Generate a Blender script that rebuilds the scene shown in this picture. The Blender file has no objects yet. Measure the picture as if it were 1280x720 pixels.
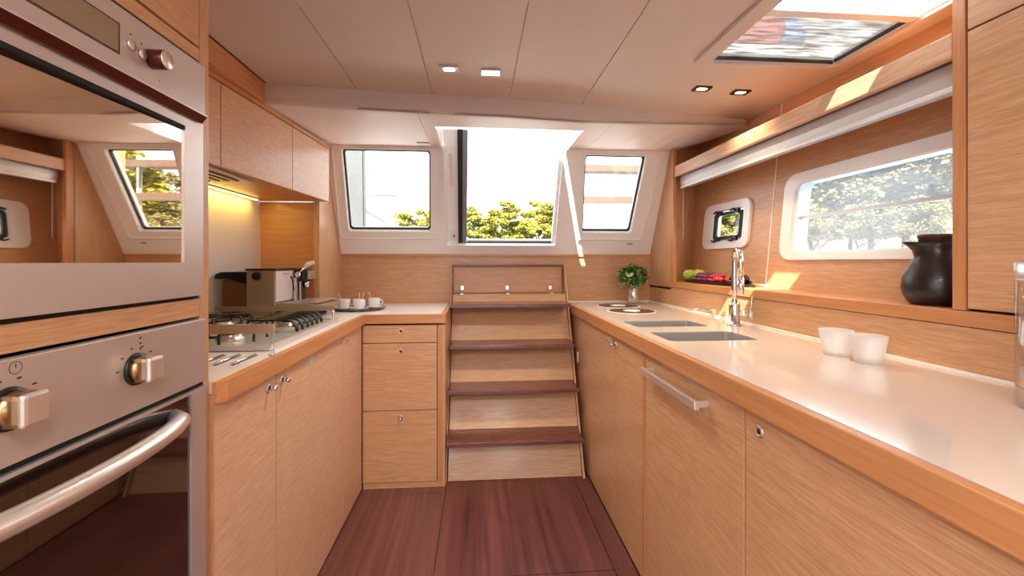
import bpy, bmesh, math, random
from mathutils import Vector, Matrix
random.seed(7)
PI = math.pi
SC = bpy.context.scene
COL = SC.collection

# ------------------------------------------------------------------ materials
def _new(name):
    m = bpy.data.materials.new(name); m.use_nodes = True
    nt = m.node_tree
    return m, nt, nt.nodes['Principled BSDF'], nt.nodes, nt.links

def srgb(r, g, b):
    f = lambda c: (c/255/12.92) if c <= 10 else ((c/255+0.055)/1.055)**2.4
    return (f(r), f(g), f(b), 1)

def plain(name, col, rough=.5, metal=0, coat=0, spec=.5, bump=0, bscale=200, emit=None, estr=0):
    m, nt, b, N, L = _new(name)
    b.inputs['Base Color'].default_value = col
    b.inputs['Roughness'].default_value = rough
    b.inputs['Metallic'].default_value = metal
    b.inputs['Coat Weight'].default_value = coat
    b.inputs['Coat Roughness'].default_value = .05
    b.inputs['Specular IOR Level'].default_value = spec
    if emit:
        b.inputs['Emission Color'].default_value = emit
        b.inputs['Emission Strength'].default_value = estr
    if bump:
        tc = N.new('ShaderNodeTexCoord'); n = N.new('ShaderNodeTexNoise'); bp = N.new('ShaderNodeBump')
        n.inputs['Scale'].default_value = bscale
        bp.inputs['Strength'].default_value = bump; bp.inputs['Distance'].default_value = .002
        L.new(tc.outputs['Object'], n.inputs['Vector']); L.new(n.outputs['Fac'], bp.inputs['Height'])
        L.new(bp.outputs['Normal'], b.inputs['Normal'])
    return m

def wood(name, c1, c2, axis='y', fine=300, long=14, rough=.38, coat=.15, bands=0):
    m, nt, b, N, L = _new(name)
    tc = N.new('ShaderNodeTexCoord'); mp = N.new('ShaderNodeMapping')
    s = {'x': (long, fine, fine), 'y': (fine, long, fine), 'z': (fine, fine, long)}[axis]
    mp.inputs['Scale'].default_value = s
    n = N.new('ShaderNodeTexNoise'); n.inputs['Scale'].default_value = 1; n.inputs['Detail'].default_value = 5
    n.inputs['Roughness'].default_value = .6; n.inputs['Distortion'].default_value = .25
    r = N.new('ShaderNodeValToRGB')
    r.color_ramp.elements[0].position = .32; r.color_ramp.elements[0].color = c1
    r.color_ramp.elements[1].position = .68; r.color_ramp.elements[1].color = c2
    L.new(tc.outputs['Object'], mp.inputs['Vector']); L.new(mp.outputs['Vector'], n.inputs['Vector'])
    L.new(n.outputs['Fac'], r.inputs['Fac'])
    out = r.outputs['Color']
    mp2 = N.new('ShaderNodeMapping')
    mp2.inputs['Scale'].default_value = tuple(v/(3.5 if v > long else 3) for v in s)
    n2 = N.new('ShaderNodeTexNoise'); n2.inputs['Scale'].default_value = 1; n2.inputs['Detail'].default_value = 3
    L.new(tc.outputs['Object'], mp2.inputs['Vector']); L.new(mp2.outputs['Vector'], n2.inputs['Vector'])
    mr = N.new('ShaderNodeMapRange'); mr.inputs['From Min'].default_value = .3; mr.inputs['From Max'].default_value = .7
    mr.inputs['To Min'].default_value = .93-bands; mr.inputs['To Max'].default_value = 1.05+bands
    L.new(n2.outputs['Fac'], mr.inputs['Value'])
    mx = N.new('ShaderNodeVectorMath'); mx.operation = 'SCALE'
    L.new(out, mx.inputs[0]); L.new(mr.outputs['Result'], mx.inputs['Scale'])
    L.new(mx.outputs['Vector'], b.inputs['Base Color'])
    bp = N.new('ShaderNodeBump'); bp.inputs['Strength'].default_value = .25; bp.inputs['Distance'].default_value = .0006
    L.new(n.outputs['Fac'], bp.inputs['Height']); L.new(bp.outputs['Normal'], b.inputs['Normal'])
    b.inputs['Roughness'].default_value = rough
    b.inputs['Coat Weight'].default_value = coat; b.inputs['Coat Roughness'].default_value = .15
    return m

def brushed(name, col, axis='y', rough=.28, metal=1):
    m, nt, b, N, L = _new(name)
    b.inputs['Base Color'].default_value = col; b.inputs['Metallic'].default_value = metal
    tc = N.new('ShaderNodeTexCoord'); mp = N.new('ShaderNodeMapping')
    mp.inputs['Scale'].default_value = {'x': (3, 500, 500), 'y': (500, 3, 500), 'z': (500, 500, 3)}[axis]
    n = N.new('ShaderNodeTexNoise'); n.inputs['Scale'].default_value = 1
    mr = N.new('ShaderNodeMapRange'); mr.inputs['To Min'].default_value = rough-.05; mr.inputs['To Max'].default_value = rough+.08
    L.new(tc.outputs['Object'], mp.inputs['Vector']); L.new(mp.outputs['Vector'], n.inputs['Vector'])
    L.new(n.outputs['Fac'], mr.inputs['Value']); L.new(mr.outputs['Result'], b.inputs['Roughness'])
    return m

def glassy(name, tint=(1, 1, 1, 1), milk=0, gloss=.06, milkcol=(1, 1, 1, 1), rough=0.0, pattern=None):
    m = bpy.data.materials.new(name); m.use_nodes = True
    nt = m.node_tree; N = nt.nodes; L = nt.links; N.clear()
    o = N.new('ShaderNodeOutputMaterial'); t = N.new('ShaderNodeBsdfTransparent'); t.inputs['Color'].default_value = tint
    g = N.new('ShaderNodeBsdfGlossy'); g.inputs['Roughness'].default_value = rough
    mx = N.new('ShaderNodeMixShader'); mx.inputs[0].default_value = gloss
    L.new(t.outputs[0], mx.inputs[1]); L.new(g.outputs[0], mx.inputs[2])
    last = mx.outputs[0]
    if milk:
        d = N.new('ShaderNodeBsdfTranslucent'); d.inputs['Color'].default_value = milkcol
        df = N.new('ShaderNodeBsdfDiffuse'); df.inputs['Color'].default_value = milkcol
        m3 = N.new('ShaderNodeMixShader'); m3.inputs[0].default_value = .35
        L.new(d.outputs[0], m3.inputs[1]); L.new(df.outputs[0], m3.inputs[2])
        m2 = N.new('ShaderNodeMixShader'); m2.inputs[0].default_value = milk
        L.new(last, m2.inputs[1]); L.new(m3.outputs[0], m2.inputs[2]); last = m2.outputs[0]
        if pattern:
            tc = N.new('ShaderNodeTexCoord'); mp = N.new('ShaderNodeMapping'); mp.inputs['Scale'].default_value = pattern
            nz = N.new('ShaderNodeTexNoise'); nz.inputs['Scale'].default_value = 1; nz.inputs['Detail'].default_value = 4
            mr = N.new('ShaderNodeMapRange'); mr.inputs['From Min'].default_value = .35; mr.inputs['From Max'].default_value = .65
            mr.inputs['To Min'].default_value = milk-.25; mr.inputs['To Max'].default_value = min(1, milk+.2)
            L.new(tc.outputs['Object'], mp.inputs['Vector']); L.new(mp.outputs['Vector'], nz.inputs['Vector'])
            L.new(nz.outputs['Fac'], mr.inputs['Value']); L.new(mr.outputs['Result'], m2.inputs[0])
    L.new(last, o.inputs['Surface'])
    return m

M = {}
wl, wd = srgb(190, 140, 99), srgb(215, 170, 128)
M['wood_y'] = wood('oak veneer side', wl, wd, 'y')
M['wood_x'] = wood('oak veneer front', wl, wd, 'x')
M['wood_z'] = wood('oak veneer upright', wl, wd, 'z')
M['light_y'] = wood('pale oak veneer', srgb(200, 155, 120), srgb(226, 188, 156), 'y')
M['edge_y'] = wood('solid edging side', srgb(190, 126, 78), srgb(206, 146, 96), 'y', fine=120, long=5)
M['edge_x'] = wood('solid edging front', srgb(190, 126, 78), srgb(206, 146, 96), 'x', fine=120, long=5)
M['edge_z'] = wood('solid edging upright', srgb(190, 126, 78), srgb(206, 146, 96), 'z', fine=120, long=5)
M['tread'] = wood('dark tread', srgb(92, 48, 44), srgb(128, 74, 66), 'x', fine=90, rough=.25, coat=.3)
M['floor'] = wood('mahogany floor', srgb(84, 46, 44), srgb(122, 72, 67), 'y', fine=34, long=1.3, rough=.28, coat=.35, bands=.12)
M['ceil'] = plain('vinyl ceiling', srgb(214, 200, 188), .55, bump=.05)
M['white'] = plain('white moulding', srgb(243, 242, 240), .25, coat=.4)
M['beige'] = plain('beige soffit', srgb(226, 210, 198), .5)
M['top'] = plain('solid surface worktop', srgb(228, 214, 202), .16, coat=.5)
M['laminate'] = plain('white laminate', srgb(232, 222, 216), .3)
M['steel_y'] = brushed('brushed steel side', srgb(206, 194, 188), 'y', .33, .6)
M['steel_x'] = brushed('brushed steel front', srgb(212, 206, 202), 'x', .28, .7)
M['sink'] = plain('sink steel', srgb(200, 196, 192), .3, .6)
M['hobtray'] = plain('hob steel', srgb(214, 210, 206), .28, .55)
M['satin'] = plain('satin nickel', srgb(228, 218, 208), .3, .75)
M['chrome'] = plain('chrome', srgb(228, 226, 224), .12, 1)
M['black'] = plain('black enamel', srgb(22, 20, 20), .35)
M['gap'] = plain('black gap', srgb(14, 10, 9), .8)
M['rubber'] = plain('black rubber', srgb(28, 26, 26), .6)
M['bronze'] = plain('bronze knob side', srgb(170, 138, 104), .28, 1)
M['darkred'] = plain('dark knob side', srgb(96, 44, 38), .3, .6)
M['mirror'] = plain('mirror oven glass', srgb(222, 205, 188), .02, 1)
M['ovenglass'] = plain('smoked oven glass', srgb(34, 14, 10), .02, 0, coat=1, spec=1.0)
M['display'] = plain('display', srgb(150, 132, 108), .18, .2)
M['print'] = plain('printed mark', srgb(70, 58, 54), .6)
M['clear'] = glassy('clear glass', gloss=.05)
M['hazy'] = glassy('hazy glass', tint=(.97, .98, 1, 1), milk=.15, gloss=.03, milkcol=(.93, .93, .95, 1))
M['screen'] = glassy('hatch screen', milk=.72, gloss=.04, milkcol=(.15, .145, .142, 1), pattern=(9, 75, 10))
M['acrylic'] = glassy('clear acrylic', tint=(.95, .95, .96, 1), gloss=.14)
M['frost'] = glassy('frosted glass', tint=(.95, .95, .95, 1), milk=.72, gloss=.1, milkcol=(.95, .94, .94, 1), rough=.2)
M['blind'] = plain('silver blind', srgb(205, 202, 204), .35, .3)
M['pitcher'] = plain('dark stoneware', srgb(30, 16, 18), .38, coat=.15)
M['lidwood'] = plain('brown wooden lid', srgb(72, 42, 30), .5)
M['china'] = plain('white china', srgb(240, 238, 236), .15, coat=.5)
M['slate'] = plain('grey tray', srgb(124, 116, 110), .35)
M['leaf'] = plain('leaf', srgb(84, 128, 52), .4)
M['leaf2'] = plain('pale leaf', srgb(166, 190, 122), .4)
M['stalk'] = plain('stalk', srgb(90, 110, 50), .6)
M['pot'] = plain('silver pot', srgb(226, 216, 208), .2, .75)
M['apple'] = plain('green apple', srgb(146, 168, 48), .25, coat=.3)
M['pear'] = plain('yellow green pear', srgb(196, 190, 98), .35)
M['grape'] = plain('purple grape', srgb(112, 26, 62), .2, coat=.3)
M['grape2'] = plain('red grape', srgb(140, 26, 44), .2, coat=.3)
M['grape3'] = plain('black grape', srgb(48, 18, 28), .2, coat=.3)
M['berry'] = plain('red berry', srgb(205, 36, 24), .25, coat=.3)
M['sealer'] = plain('white sealant', srgb(240, 236, 230), .5)
M['pasta'] = plain('golden pasta', srgb(196, 142, 48), .55, bump=.6, bscale=60)
M['caulk'] = plain('ring inlay', srgb(96, 58, 46), .35)
M['lampwarm'] = plain('warm lamp', (1, .75, .4, 1), .5, emit=(1, .78, .45, 1), estr=9)
M['lampwhite'] = plain('white lamp', (1, .95, .85, 1), .5, emit=(1, .93, .82, 1), estr=9)
M['bezel'] = plain('dark bezel', srgb(96, 70, 44), .25, .9)
M['strip'] = plain('strip lamp', (1, .85, .35, 1), .5, emit=(1, .8, .22, 1), estr=14)
M['gel'] = plain('white hull', srgb(235, 235, 236), .3)
M['grey'] = plain('grey fibreglass', srgb(128, 134, 140), .4)
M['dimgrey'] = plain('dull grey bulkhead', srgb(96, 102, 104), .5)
M['slat'] = plain('brown slat', srgb(96, 78, 68), .5)
M['red'] = plain('red canvas', srgb(205, 50, 48), .8)
M['blue'] = plain('blue canvas', srgb(90, 130, 180), .8)
M['needle'] = plain('pine needles', srgb(158, 152, 62), .7)
M['needle2'] = plain('olive needles', srgb(120, 116, 70), .7)
M['bark'] = plain('pine bark', srgb(92, 76, 62), .9)
M['rock'] = plain('pale rock', srgb(176, 150, 136), .9, bump=.5, bscale=3)
M['scrub'] = plain('dry scrub', srgb(96, 96, 54), .9, bump=.8, bscale=2)
M['sea'] = plain('sea water', srgb(60, 100, 120), .15, bump=.4, bscale=1)
M['sticker'] = plain('pale sticker', srgb(206, 200, 200), .5)

# ------------------------------------------------------------------ mesh helpers
def B(): return bmesh.new()

def _merge(dst, src, smooth=None):
    if smooth is not None:
        for f in src.faces: f.smooth = smooth
    me = bpy.data.meshes.new('tmp'); src.to_mesh(me); src.free()
    dst.from_mesh(me); bpy.data.meshes.remove(me)

def box(bm, x0, x1, y0, y1, z0, z1, bev=0, mat=None):
    t = B(); bmesh.ops.create_cube(t, size=1)
    for v in t.verts:
        v.co = Vector(((x0+x1)/2+v.co.x*(x1-x0), (y0+y1)/2+v.co.y*(y1-y0), (z0+z1)/2+v.co.z*(z1-z0)))
    if bev: bmesh.ops.bevel(t, geom=list(t.edges), offset=bev, segments=2, affect='EDGES', profile=.6)
    if mat is not None: bmesh.ops.transform(t, matrix=mat, verts=t.verts)
    _merge(bm, t, False); return bm

def hexa(bm, p, bev=0):
    """p: 8 points, bottom four (ccw) then top four"""
    t = B(); v = [t.verts.new(q) for q in p]
    for f in ((0, 3, 2, 1), (4, 5, 6, 7), (0, 1, 5, 4), (1, 2, 6, 5), (2, 3, 7, 6), (3, 0, 4, 7)): t.faces.new([v[i] for i in f])
    bmesh.ops.recalc_face_normals(t, faces=t.faces)
    if bev: bmesh.ops.bevel(t, geom=list(t.edges), offset=bev, segments=2, affect='EDGES')
    _merge(bm, t, False); return bm

def _frame(d):
    d = d.normalized(); a = Vector((0, 0, 1)) if abs(d.z) < .9 else Vector((1, 0, 0))
    x = d.cross(a).normalized(); return x, d.cross(x).normalized()

def tube(bm, pts, r, seg=10, sx=1, sy=1, cap=True):
    pts = [Vector(p) for p in pts]; n = len(pts)
    rs = r if isinstance(r, (list, tuple)) else [r]*n
    rings = []; X = None
    t = B()
    for i, p in enumerate(pts):
        d = (pts[min(i+1, n-1)]-pts[max(i-1, 0)]).normalized()
        if X is None: X, Y = _frame(d)
        else:
            X = (X-d*X.dot(d)).normalized(); Y = d.cross(X).normalized()
        rings.append([t.verts.new(p+X*math.cos(2*PI*k/seg)*rs[i]*sx+Y*math.sin(2*PI*k/seg)*rs[i]*sy) for k in range(seg)])
    for a, b in zip(rings, rings[1:]):
        for k in range(seg): t.faces.new((a[k], a[(k+1) % seg], b[(k+1) % seg], b[k])).smooth = True
    if cap:
        t.faces.new(rings[0][::-1]); t.faces.new(rings[-1])
    _merge(bm, t); return bm

def lathe(bm, c, prof, seg=32, axis='z', mat=None):
    """prof: list of (r, h); c: centre; axis: direction of h"""
    t = B(); c = Vector(c); rings = []
    for r, h in prof:
        if r < 1e-6:
            rings.append([t.verts.new((0, 0, h))])
        else:
            rings.append([t.verts.new((r*math.cos(2*PI*k/seg), r*math.sin(2*PI*k/seg), h)) for k in range(seg)])
    for a, b in zip(rings, rings[1:]):
        for k in range(seg):
            k2 = (k+1) % seg
            if len(a) == 1 and len(b) == 1: continue
            if len(a) == 1: f = (a[0], b[k], b[k2])
            elif len(b) == 1: f = (a[k], b[0], a[k2])
            else: f = (a[k], b[k], b[k2], a[k2])
            try: t.faces.new(f).smooth = True
            except ValueError: pass
    R = {'z': Matrix.Identity(4), 'x': Matrix.Rotation(PI/2, 4, 'Y'), '-x': Matrix.Rotation(-PI/2, 4, 'Y'),
         'y': Matrix.Rotation(-PI/2, 4, 'X'), '-y': Matrix.Rotation(PI/2, 4, 'X')}[axis]
    if mat is not None: R = mat @ R
    bmesh.ops.transform(t, matrix=Matrix.Translation(c) @ R, verts=t.verts)
    bmesh.ops.recalc_face_normals(t, faces=t.faces)
    _merge(bm, t); return bm

def disc(bm, c, r, h, axis='z', seg=24, bev=None):
    bev = min(r, h)*.2 if bev is None else bev
    return lathe(bm, c, [(0, 0), (r, 0), (r, h-bev), (r-bev, h), (0, h)], seg, axis)

def ball(bm, c, r, s=(1, 1, 1), sub=2, jit=0):
    t = B(); bmesh.ops.create_icosphere(t, subdivisions=sub, radius=r)
    for v in t.verts:
        k = 1+random.uniform(-jit, jit)
        v.co = Vector((v.co.x*s[0]*k+c[0], v.co.y*s[1]*k+c[1], v.co.z*s[2]*k+c[2]))
    _merge(bm, t, True); return bm

def rrect(x0, x1, y0, y1, r, seg=5, skewtop=0):
    pts = []
    for cx, cy, a in ((x1-r, y1-r, 0), (x0+r, y1-r, 90), (x0+r, y0+r, 180), (x1-r, y0+r, 270)):
        for k in range(seg+1):
            t = math.radians(a+90*k/seg); pts.append((cx+r*math.cos(t), cy+r*math.sin(t)))
    return pts

def circ(cx, cy, r, seg=32): return [(cx+r*math.cos(2*PI*k/seg), cy+r*math.sin(2*PI*k/seg)) for k in range(seg)]

def plate(bm, outer, holes, fmap, w0, w1):
    """flat plate with holes; fmap(u, v, w) -> 3D"""
    t = B(); edges = []
    for loop in [outer]+holes:
        vs = [t.verts.new((p[0], p[1], 0)) for p in loop]
        edges += [t.edges.new((vs[i], vs[(i+1) % len(vs)])) for i in range(len(vs))]
    bmesh.ops.triangle_fill(t, use_beauty=True, use_dissolve=False, edges=edges)
    loops = [e for e in t.edges if len(e.link_faces) == 1]
    low = {v: v for v in t.verts}
    faces = [[v for v in f.verts] for f in t.faces]
    base = list(t.verts); up = {v: t.verts.new((v.co.x, v.co.y, 1)) for v in base}
    for f in faces: t.faces.new([up[v] for v in f])
    for e in loops:
        a, b = e.verts; t.faces.new((a, b, up[b], up[a]))
    for v in t.verts: v.co = Vector(fmap(v.co.x, v.co.y, w1 if v.co.z > .5 else w0))
    bmesh.ops.recalc_face_normals(t, faces=t.faces)
    _merge(bm, t, False); return bm

def prism(bm, poly, fmap, w0, w1): return plate(bm, poly, [], fmap, w0, w1)
XY = lambda u, v, w: (u, v, w)
XZ = lambda u, v, w: (u, w, v)
YZ = lambda u, v, w: (w, u, v)

def thing(name, label, cat, loc=(0, 0, 0), group=None):
    o = bpy.data.objects.new(name, None); COL.objects.link(o); o.empty_display_size = .05
    o.location = loc; o['label'] = label; o['category'] = cat
    if group: o['group'] = group
    return o

def wloc(o):
    v = Vector((0, 0, 0))
    while o: v += o.location; o = o.parent
    return v

def obj(name, bm, mat, parent=None, loc=None):
    bmesh.ops.recalc_face_normals(bm, faces=bm.faces)
    if parent is not None: off = wloc(parent)
    else:
        if loc is None:
            xs = [v.co for v in bm.verts]
            loc = ((min(c.x for c in xs)+max(c.x for c in xs))/2, (min(c.y for c in xs)+max(c.y for c in xs))/2, min(c.z for c in xs))
        off = Vector(loc)
    for v in bm.verts: v.co -= off
    me = bpy.data.meshes.new(name); bm.to_mesh(me); bm.free()
    for m in (mat if isinstance(mat, (list, tuple)) else [mat]): me.materials.append(M[m] if isinstance(m, str) else m)
    o = bpy.data.objects.new(name, me); COL.objects.link(o)
    if parent is not None: o.parent = parent
    else: o.location = off
    return o

def tag(o, label, cat, group=None):
    o['label'] = label; o['category'] = cat
    if group: o['group'] = group
    return o

def struct(name, bm, mat, parent=None):
    o = obj(name, bm, mat, parent)
    if parent is None: o['kind'] = 'structure'
    return o

def copy_tree(o, parent=None):
    kids = [c for c in KIDS(o)]
    c = o.copy(); COL.objects.link(c)
    if parent is not None: c.parent = parent
    for k in kids: copy_tree(k, c)
    return c
def KIDS(o): return [c for c in bpy.data.objects if c.parent == o]

def push_lock(parent, x, y, z, axis, out=False, name='push_lock'):
    r = .013
    a = B(); lathe(a, (x, y, z), [(0, 0), (r, 0), (r, .002), (r*.85, .004), (r*.6, .004), (r*.55, .002), (0, .002)], 24, axis)
    o = obj(name, a, 'satin', parent)
    h = .024 if out else .004
    a = B(); lathe(a, (x, y, z), [(0, .001), (r*.5, .001), (r*.42 if out else r*.5, h*.6), (r*.62 if out else r*.45, h*.8), (r*.5 if out else r*.4, h), (0, h)], 20, axis)
    obj('button', a, 'chrome' if out else 'bezel', o)
    return o

# ------------------------------------------------------------------ key planes
H = 1.9                                     # headroom
ZT = .9                                     # worktop height
FX, RX = -.59, .60                          # cabinet fronts left and right
wx = lambda z: 1.32+.094*(z-1.05)           # leaning window wall
wy = lambda z: 2.86-.5*(z-1.218)            # leaning front screen
beamA = [(-1.2, 1.80), (-.86, 1.834), (-.508, 1.88), (-.195, 1.908), (.142, 1.93), (.48, 1.972), (.9, 2.04), (1.42, 2.128)]
def yA(x):
    for (a, b), (c, d) in zip(beamA, beamA[1:]):
        if x <= c: return b+(d-b)*(x-a)/(c-a)
    return beamA[-1][1]

# ------------------------------------------------------------------ floor
bm = B()
G = .0018
for x0, x1, y0, y1 in ((-.6, -.163, -2.5, 2.87), (-.163, .518, -2.5, 1.603), (-.163, .518, 1.603, 2.87), (.518, 1.35, -2.5, 2.87)):
    box(bm, x0+G, x1-G, y0+G, y1-G, -.03, 0)
box(bm, -1.22, -.6-G, -2.5, 2.87, -.03, 0)
box(bm, -1.22, 1.35, -2.5, 2.87, -.05, -.012)
struct('floor', bm, 'floor')

# ------------------------------------------------------------------ ceiling, with the hatch hole
HX0, HX1, HY0, HY1 = .835, 1.31, .92, 1.50
bm = B(); g = .0022
seams = [-1.22, -.508, -.195, .142, .48, 1.42]
def slab(x0, x1, y0, yb=None, holes=[]):
    xs = [x0]+[b[0] for b in beamA if x0 < b[0] < x1]+[x1]
    pts = [(x0, y0), (x1, y0)]+[(x, yA(x)) for x in reversed(xs)]
    plate(bm, pts, holes, XY, H, H+.02)
for a, b in zip(seams, seams[1:]):
    hl = [rrect(HX0, HX1, HY0, HY1, .03)] if a == .48 else []
    slab(a+g, b-g, -2.5, None, hl)
for s in seams[1:-1]: box(bm, s-.01, s+.01, -2.5, yA(s), H+.004, H+.02)
struct('ceiling', bm, 'ceil')

# beam face dropping from the ceiling to the forward soffit
bm = B()
zb = lambda x: 1.815 if x < .5 else 1.815+.055*min(1, (x-.5)/.9)
xs = [-.9, -.508, -.195, .142, .48, .7, .9, 1.15, 1.40]
pts = [(x, zb(x)) for x in xs]+[(x, H+.02) for x in reversed(xs)]
plate(bm, pts, [], lambda u, v, w: (u, yA(u)+w, v), .0, .02)
struct('trim_1', bm, 'ceil')

# forward soffit; the companionway opening is cut through it and through the deck above
bm = B()
YW = wy(1.84)
PL, PR, PY = -.205, .527, 2.115            # opening: left, right, header
CL, CR = -.262, .640                        # panel seams either side
SZ = lambda u, v: zb(u)+(1.84-zb(u))*max(0, min(1, (v-yA(u))/(YW-yA(u))))
def soff(bm, xs, y0=None, y1=None, dz=0):
    for a, b in zip(xs, xs[1:]):
        f0 = y0 or yA; f1 = y1 or (lambda x: YW+.02)
        prism(bm, [(a, f0(a)), (b, f0(b)), (b, f1(b)), (a, f1(a))], lambda u, v, w: (u, v, SZ(u, v)+w+dz), .0, .012)
soff(bm, [-.9, -.7, -.508, -.35, CL-.001])
soff(bm, [CR+.001, .8, .9, 1.0, 1.08, 1.17]); soff(bm, [1.17, 1.28, 1.40], None, lambda x: YW+.02-(x-1.17)/.23*(YW+.01-2.13))
struct('ceiling_front', bm, 'beige')
bm = B()
soff(bm, [CL+.001, PL-.0005]); soff(bm, [PR+.0005, CR-.001])
soff(bm, [PL-.0005, -.1, .142, .35, .48, PR+.0005], None, lambda x: PY)
struct('ceiling_hatchway', bm, 'beige')
bm = B()
box(bm, PL-.012, PR+.012, PY-.014, PY, 1.825, 2.03)
box(bm, PL-.012, PL, PY, YW+.03, 1.828, 2.03); box(bm, PR, PR+.012, PY, YW+.03, 1.828, 2.03)
struct('trim_18', bm, 'white')

# small ventilation slot in the soffit, left of the companionway
bm = B(); box(bm, -.34, -.27, 2.44, 2.452, 1.832, 1.8355, .0005)
struct('trim_2', bm, 'rubber')

# deck above: keeps the sky out of the ceiling void
bm = B()
plate(bm, [(-1.3, -2.6), (1.5, -2.6), (1.5, 2.58), (PR+.01, 2.58), (PR+.01, PY-.01), (PL-.01, PY-.01), (PL-.01, 2.58), (-1.3, 2.58)], [rrect(HX0-.03, HX1+.13, HY0+.005, HY1+.14, .03)], XY, 1.965, 2.01)
struct('roof', bm, 'gel')
t = thing('sliding_hatch', 'white sliding hatch drawn most of the way over the companionway opening', 'hatch', (.14, 2.3, 2.03))
bm = B(); box(bm, PL-.03, .436, PY-.03, 2.60, 2.034, 2.05, .003); obj('cover', bm, 'gel', t)
bm = B()
plate(bm, rrect(HX0-.001, HX1+.001, HY0-.001, HY1+.001, .03), [rrect(HX0+.004, HX1-.004, HY0+.004, HY1-.004, .028)], XY, H-.001, 1.96)
struct('trim_3', bm, 'gel')

# ------------------------------------------------------------------ walls
bm = B()   # left wall: backsplash part and cabin with a side window behind the camera
plate(bm, [(-2.5, 0), (2.9, 0), (2.9, 1.965), (-2.5, 1.965)], [rrect(-2.2, -.3, .85, 1.7, .08)], YZ, -1.22, -1.2)
struct('wall_left', bm, 'laminate')
bm = B()   # wooden side of the niche (faces the camera) and the panel going forward from it
box(bm, -1.2, -.905, 2.50, 2.52, ZT, 1.50)
box(bm, -1.2, -.905, 2.494, 2.502, 1.455, 1.50)
struct('wall_left_niche', bm, 'edge_x')
bm = B()
box(bm, -.905, -.875, 2.475, 2.90, ZT, 1.84, .001)
struct('wall_left_panel', bm, 'wood_z')
bm = B()
box(bm, -.915, -.903, 2.478, 2.50, ZT, 1.50, .001)
struct('trim_4', bm, 'edge_z')

bm = B()   # low wooden wall under the screen
box(bm, -.88, 1.2, 2.868, 2.89, 0, 1.222)
struct('wall_front', bm, 'wood_x')
bm = B(); box(bm, -.875, 1.175, 2.855, 2.868, 1.203, 1.219, .002)
struct('trim_5', bm, 'edge_x')

# white moulded screen with two windows and the companionway opening
fm = lambda u, v, w: (u, wy(v)+w*.894, v+w*.447)
portal = [(-.213, 1.262), (.527, 1.262), (.527, 1.90), (-.205, 1.90)]
lw = [(-.792, 1.366), (-.308, 1.366), (-.297, 1.38), (-.277, 1.806), (-.285, 1.818), (-.772, 1.818), (-.780, 1.806), (-.803, 1.378)]
rw = [(.69, 1.364), (.998, 1.364), (1.006, 1.376), (1.024, 1.800), (1.016, 1.812), (.655, 1.812), (.647, 1.800), (.682, 1.374)]
bm = B()
plate(bm, [(-.90, 1.216), (1.20, 1.216), (1.20, 1.845), (.527, 1.845), (.527, 1.262), (-.213, 1.262), (-.205, 1.845), (-.90, 1.845)],
      [lw, rw], fm, 0, .07)
struct('wall_front_screen', bm, 'white')

def scale_poly(p, d):
    cx = (min(q[0] for q in p)+max(q[0] for q in p))/2; cy = (min(q[1] for q in p)+max(q[1] for q in p))/2
    w = (max(q[0] for q in p)-min(q[0] for q in p))/2; h = (max(q[1] for q in p)-min(q[1] for q in p))/2
    return [(cx+(q[0]-cx)*(w+d)/w, cy+(q[1]-cy)*(h+d)/h) for q in p]
# raised rim mouldings: window surrounds, sill band
bm = B()
def shell(p, w0, w1, d0, d1):
    plate(bm, scale_poly(p, d1), [scale_poly(p, d0)], fm, w0, w1)
shell(lw, -.006, 0, .004, .012); shell(rw, -.006, 0, .004, .012)
# outer stepped border
def strip(pts, r=.008):
    tube(bm, [fm(u, v, -.002) for u, v in pts], r, 8)
strip([(-.835, 1.83), (-.842, 1.70), (-.862, 1.36), (-.855, 1.325), (-.83, 1.318), (-.26, 1.318)])
strip([(1.10, 1.825), (1.118, 1.80), (1.095, 1.345), (1.085, 1.325), (1.07, 1.318), (.66, 1.318)])
struct('trim_6', bm, 'white')
bm = B()
plate(bm, [(-.214, 1.262), (.528, 1.262), (.528, 1.845), (.510, 1.845), (.510, 1.279), (-.198, 1.279), (-.190, 1.845), (-.206, 1.845)], [], fm, -.008, .10)
struct('trim_7', bm, 'white')

# window panes with thin dark gaskets
def win(n, poly, glass='clear'):
    bm = B(); plate(bm, scale_poly(poly, -.001), [scale_poly(poly, -.010)], fm, .018, .034)
    w = struct('window_%d' % n, bm, 'rubber')
    bm = B(); prism(bm, scale_poly(poly, -.008), fm, .024, .028)
    obj('pane', bm, glass, w)
    return w
win(1, lw); win(2, rw)
# tiny vent handle on the screen
bm = B(); prism(bm, [(1.0, 1.285), (1.035, 1.285), (1.035, 1.292), (1.0, 1.292)], fm, -.004, 0)
struct('trim_8', bm, 'grey')

# companionway door, slid open: stacked white leaf, dark track, grey frame, threshold
d = B()
prism(d, [(-.211, 1.276), (-.125, 1.276), (-.118, 1.925), (-.204, 1.925), (-.203, 1.80)], fm, .045, .065)
door = struct('door_1', d, 'white')
bm = B(); prism(bm, rrect(-.172, -.150, 1.62, 1.80, .01), fm, .040, .0455)
obj('finger_pull', bm, 'beige', door)
bm = B(); prism(bm, rrect(-.178, -.128, 1.30, 1.345, .004), fm, .035, .0455); o1 = obj('lock_plate', bm, 'laminate', door)
bm = B(); lathe(bm, fm(-.153, 1.322, .035), [(0, 0), (.007, 0), (.006, .006), (0, .006)], 16, '-y'); obj('lock_hole', bm, 'black', o1)
bm = B()
prism(bm, [(-.125, 1.276), (-.098, 1.276), (-.086, 1.925), (-.118, 1.925)], fm, .03, .062); obj('track', bm, 'rubber', door)
bm = B()
prism(bm, [(-.098, 1.276), (-.072, 1.276), (-.056, 1.925), (-.086, 1.925)], fm, .025, .05); obj('door_frame', bm, 'grey', door)
bm = B()
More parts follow.
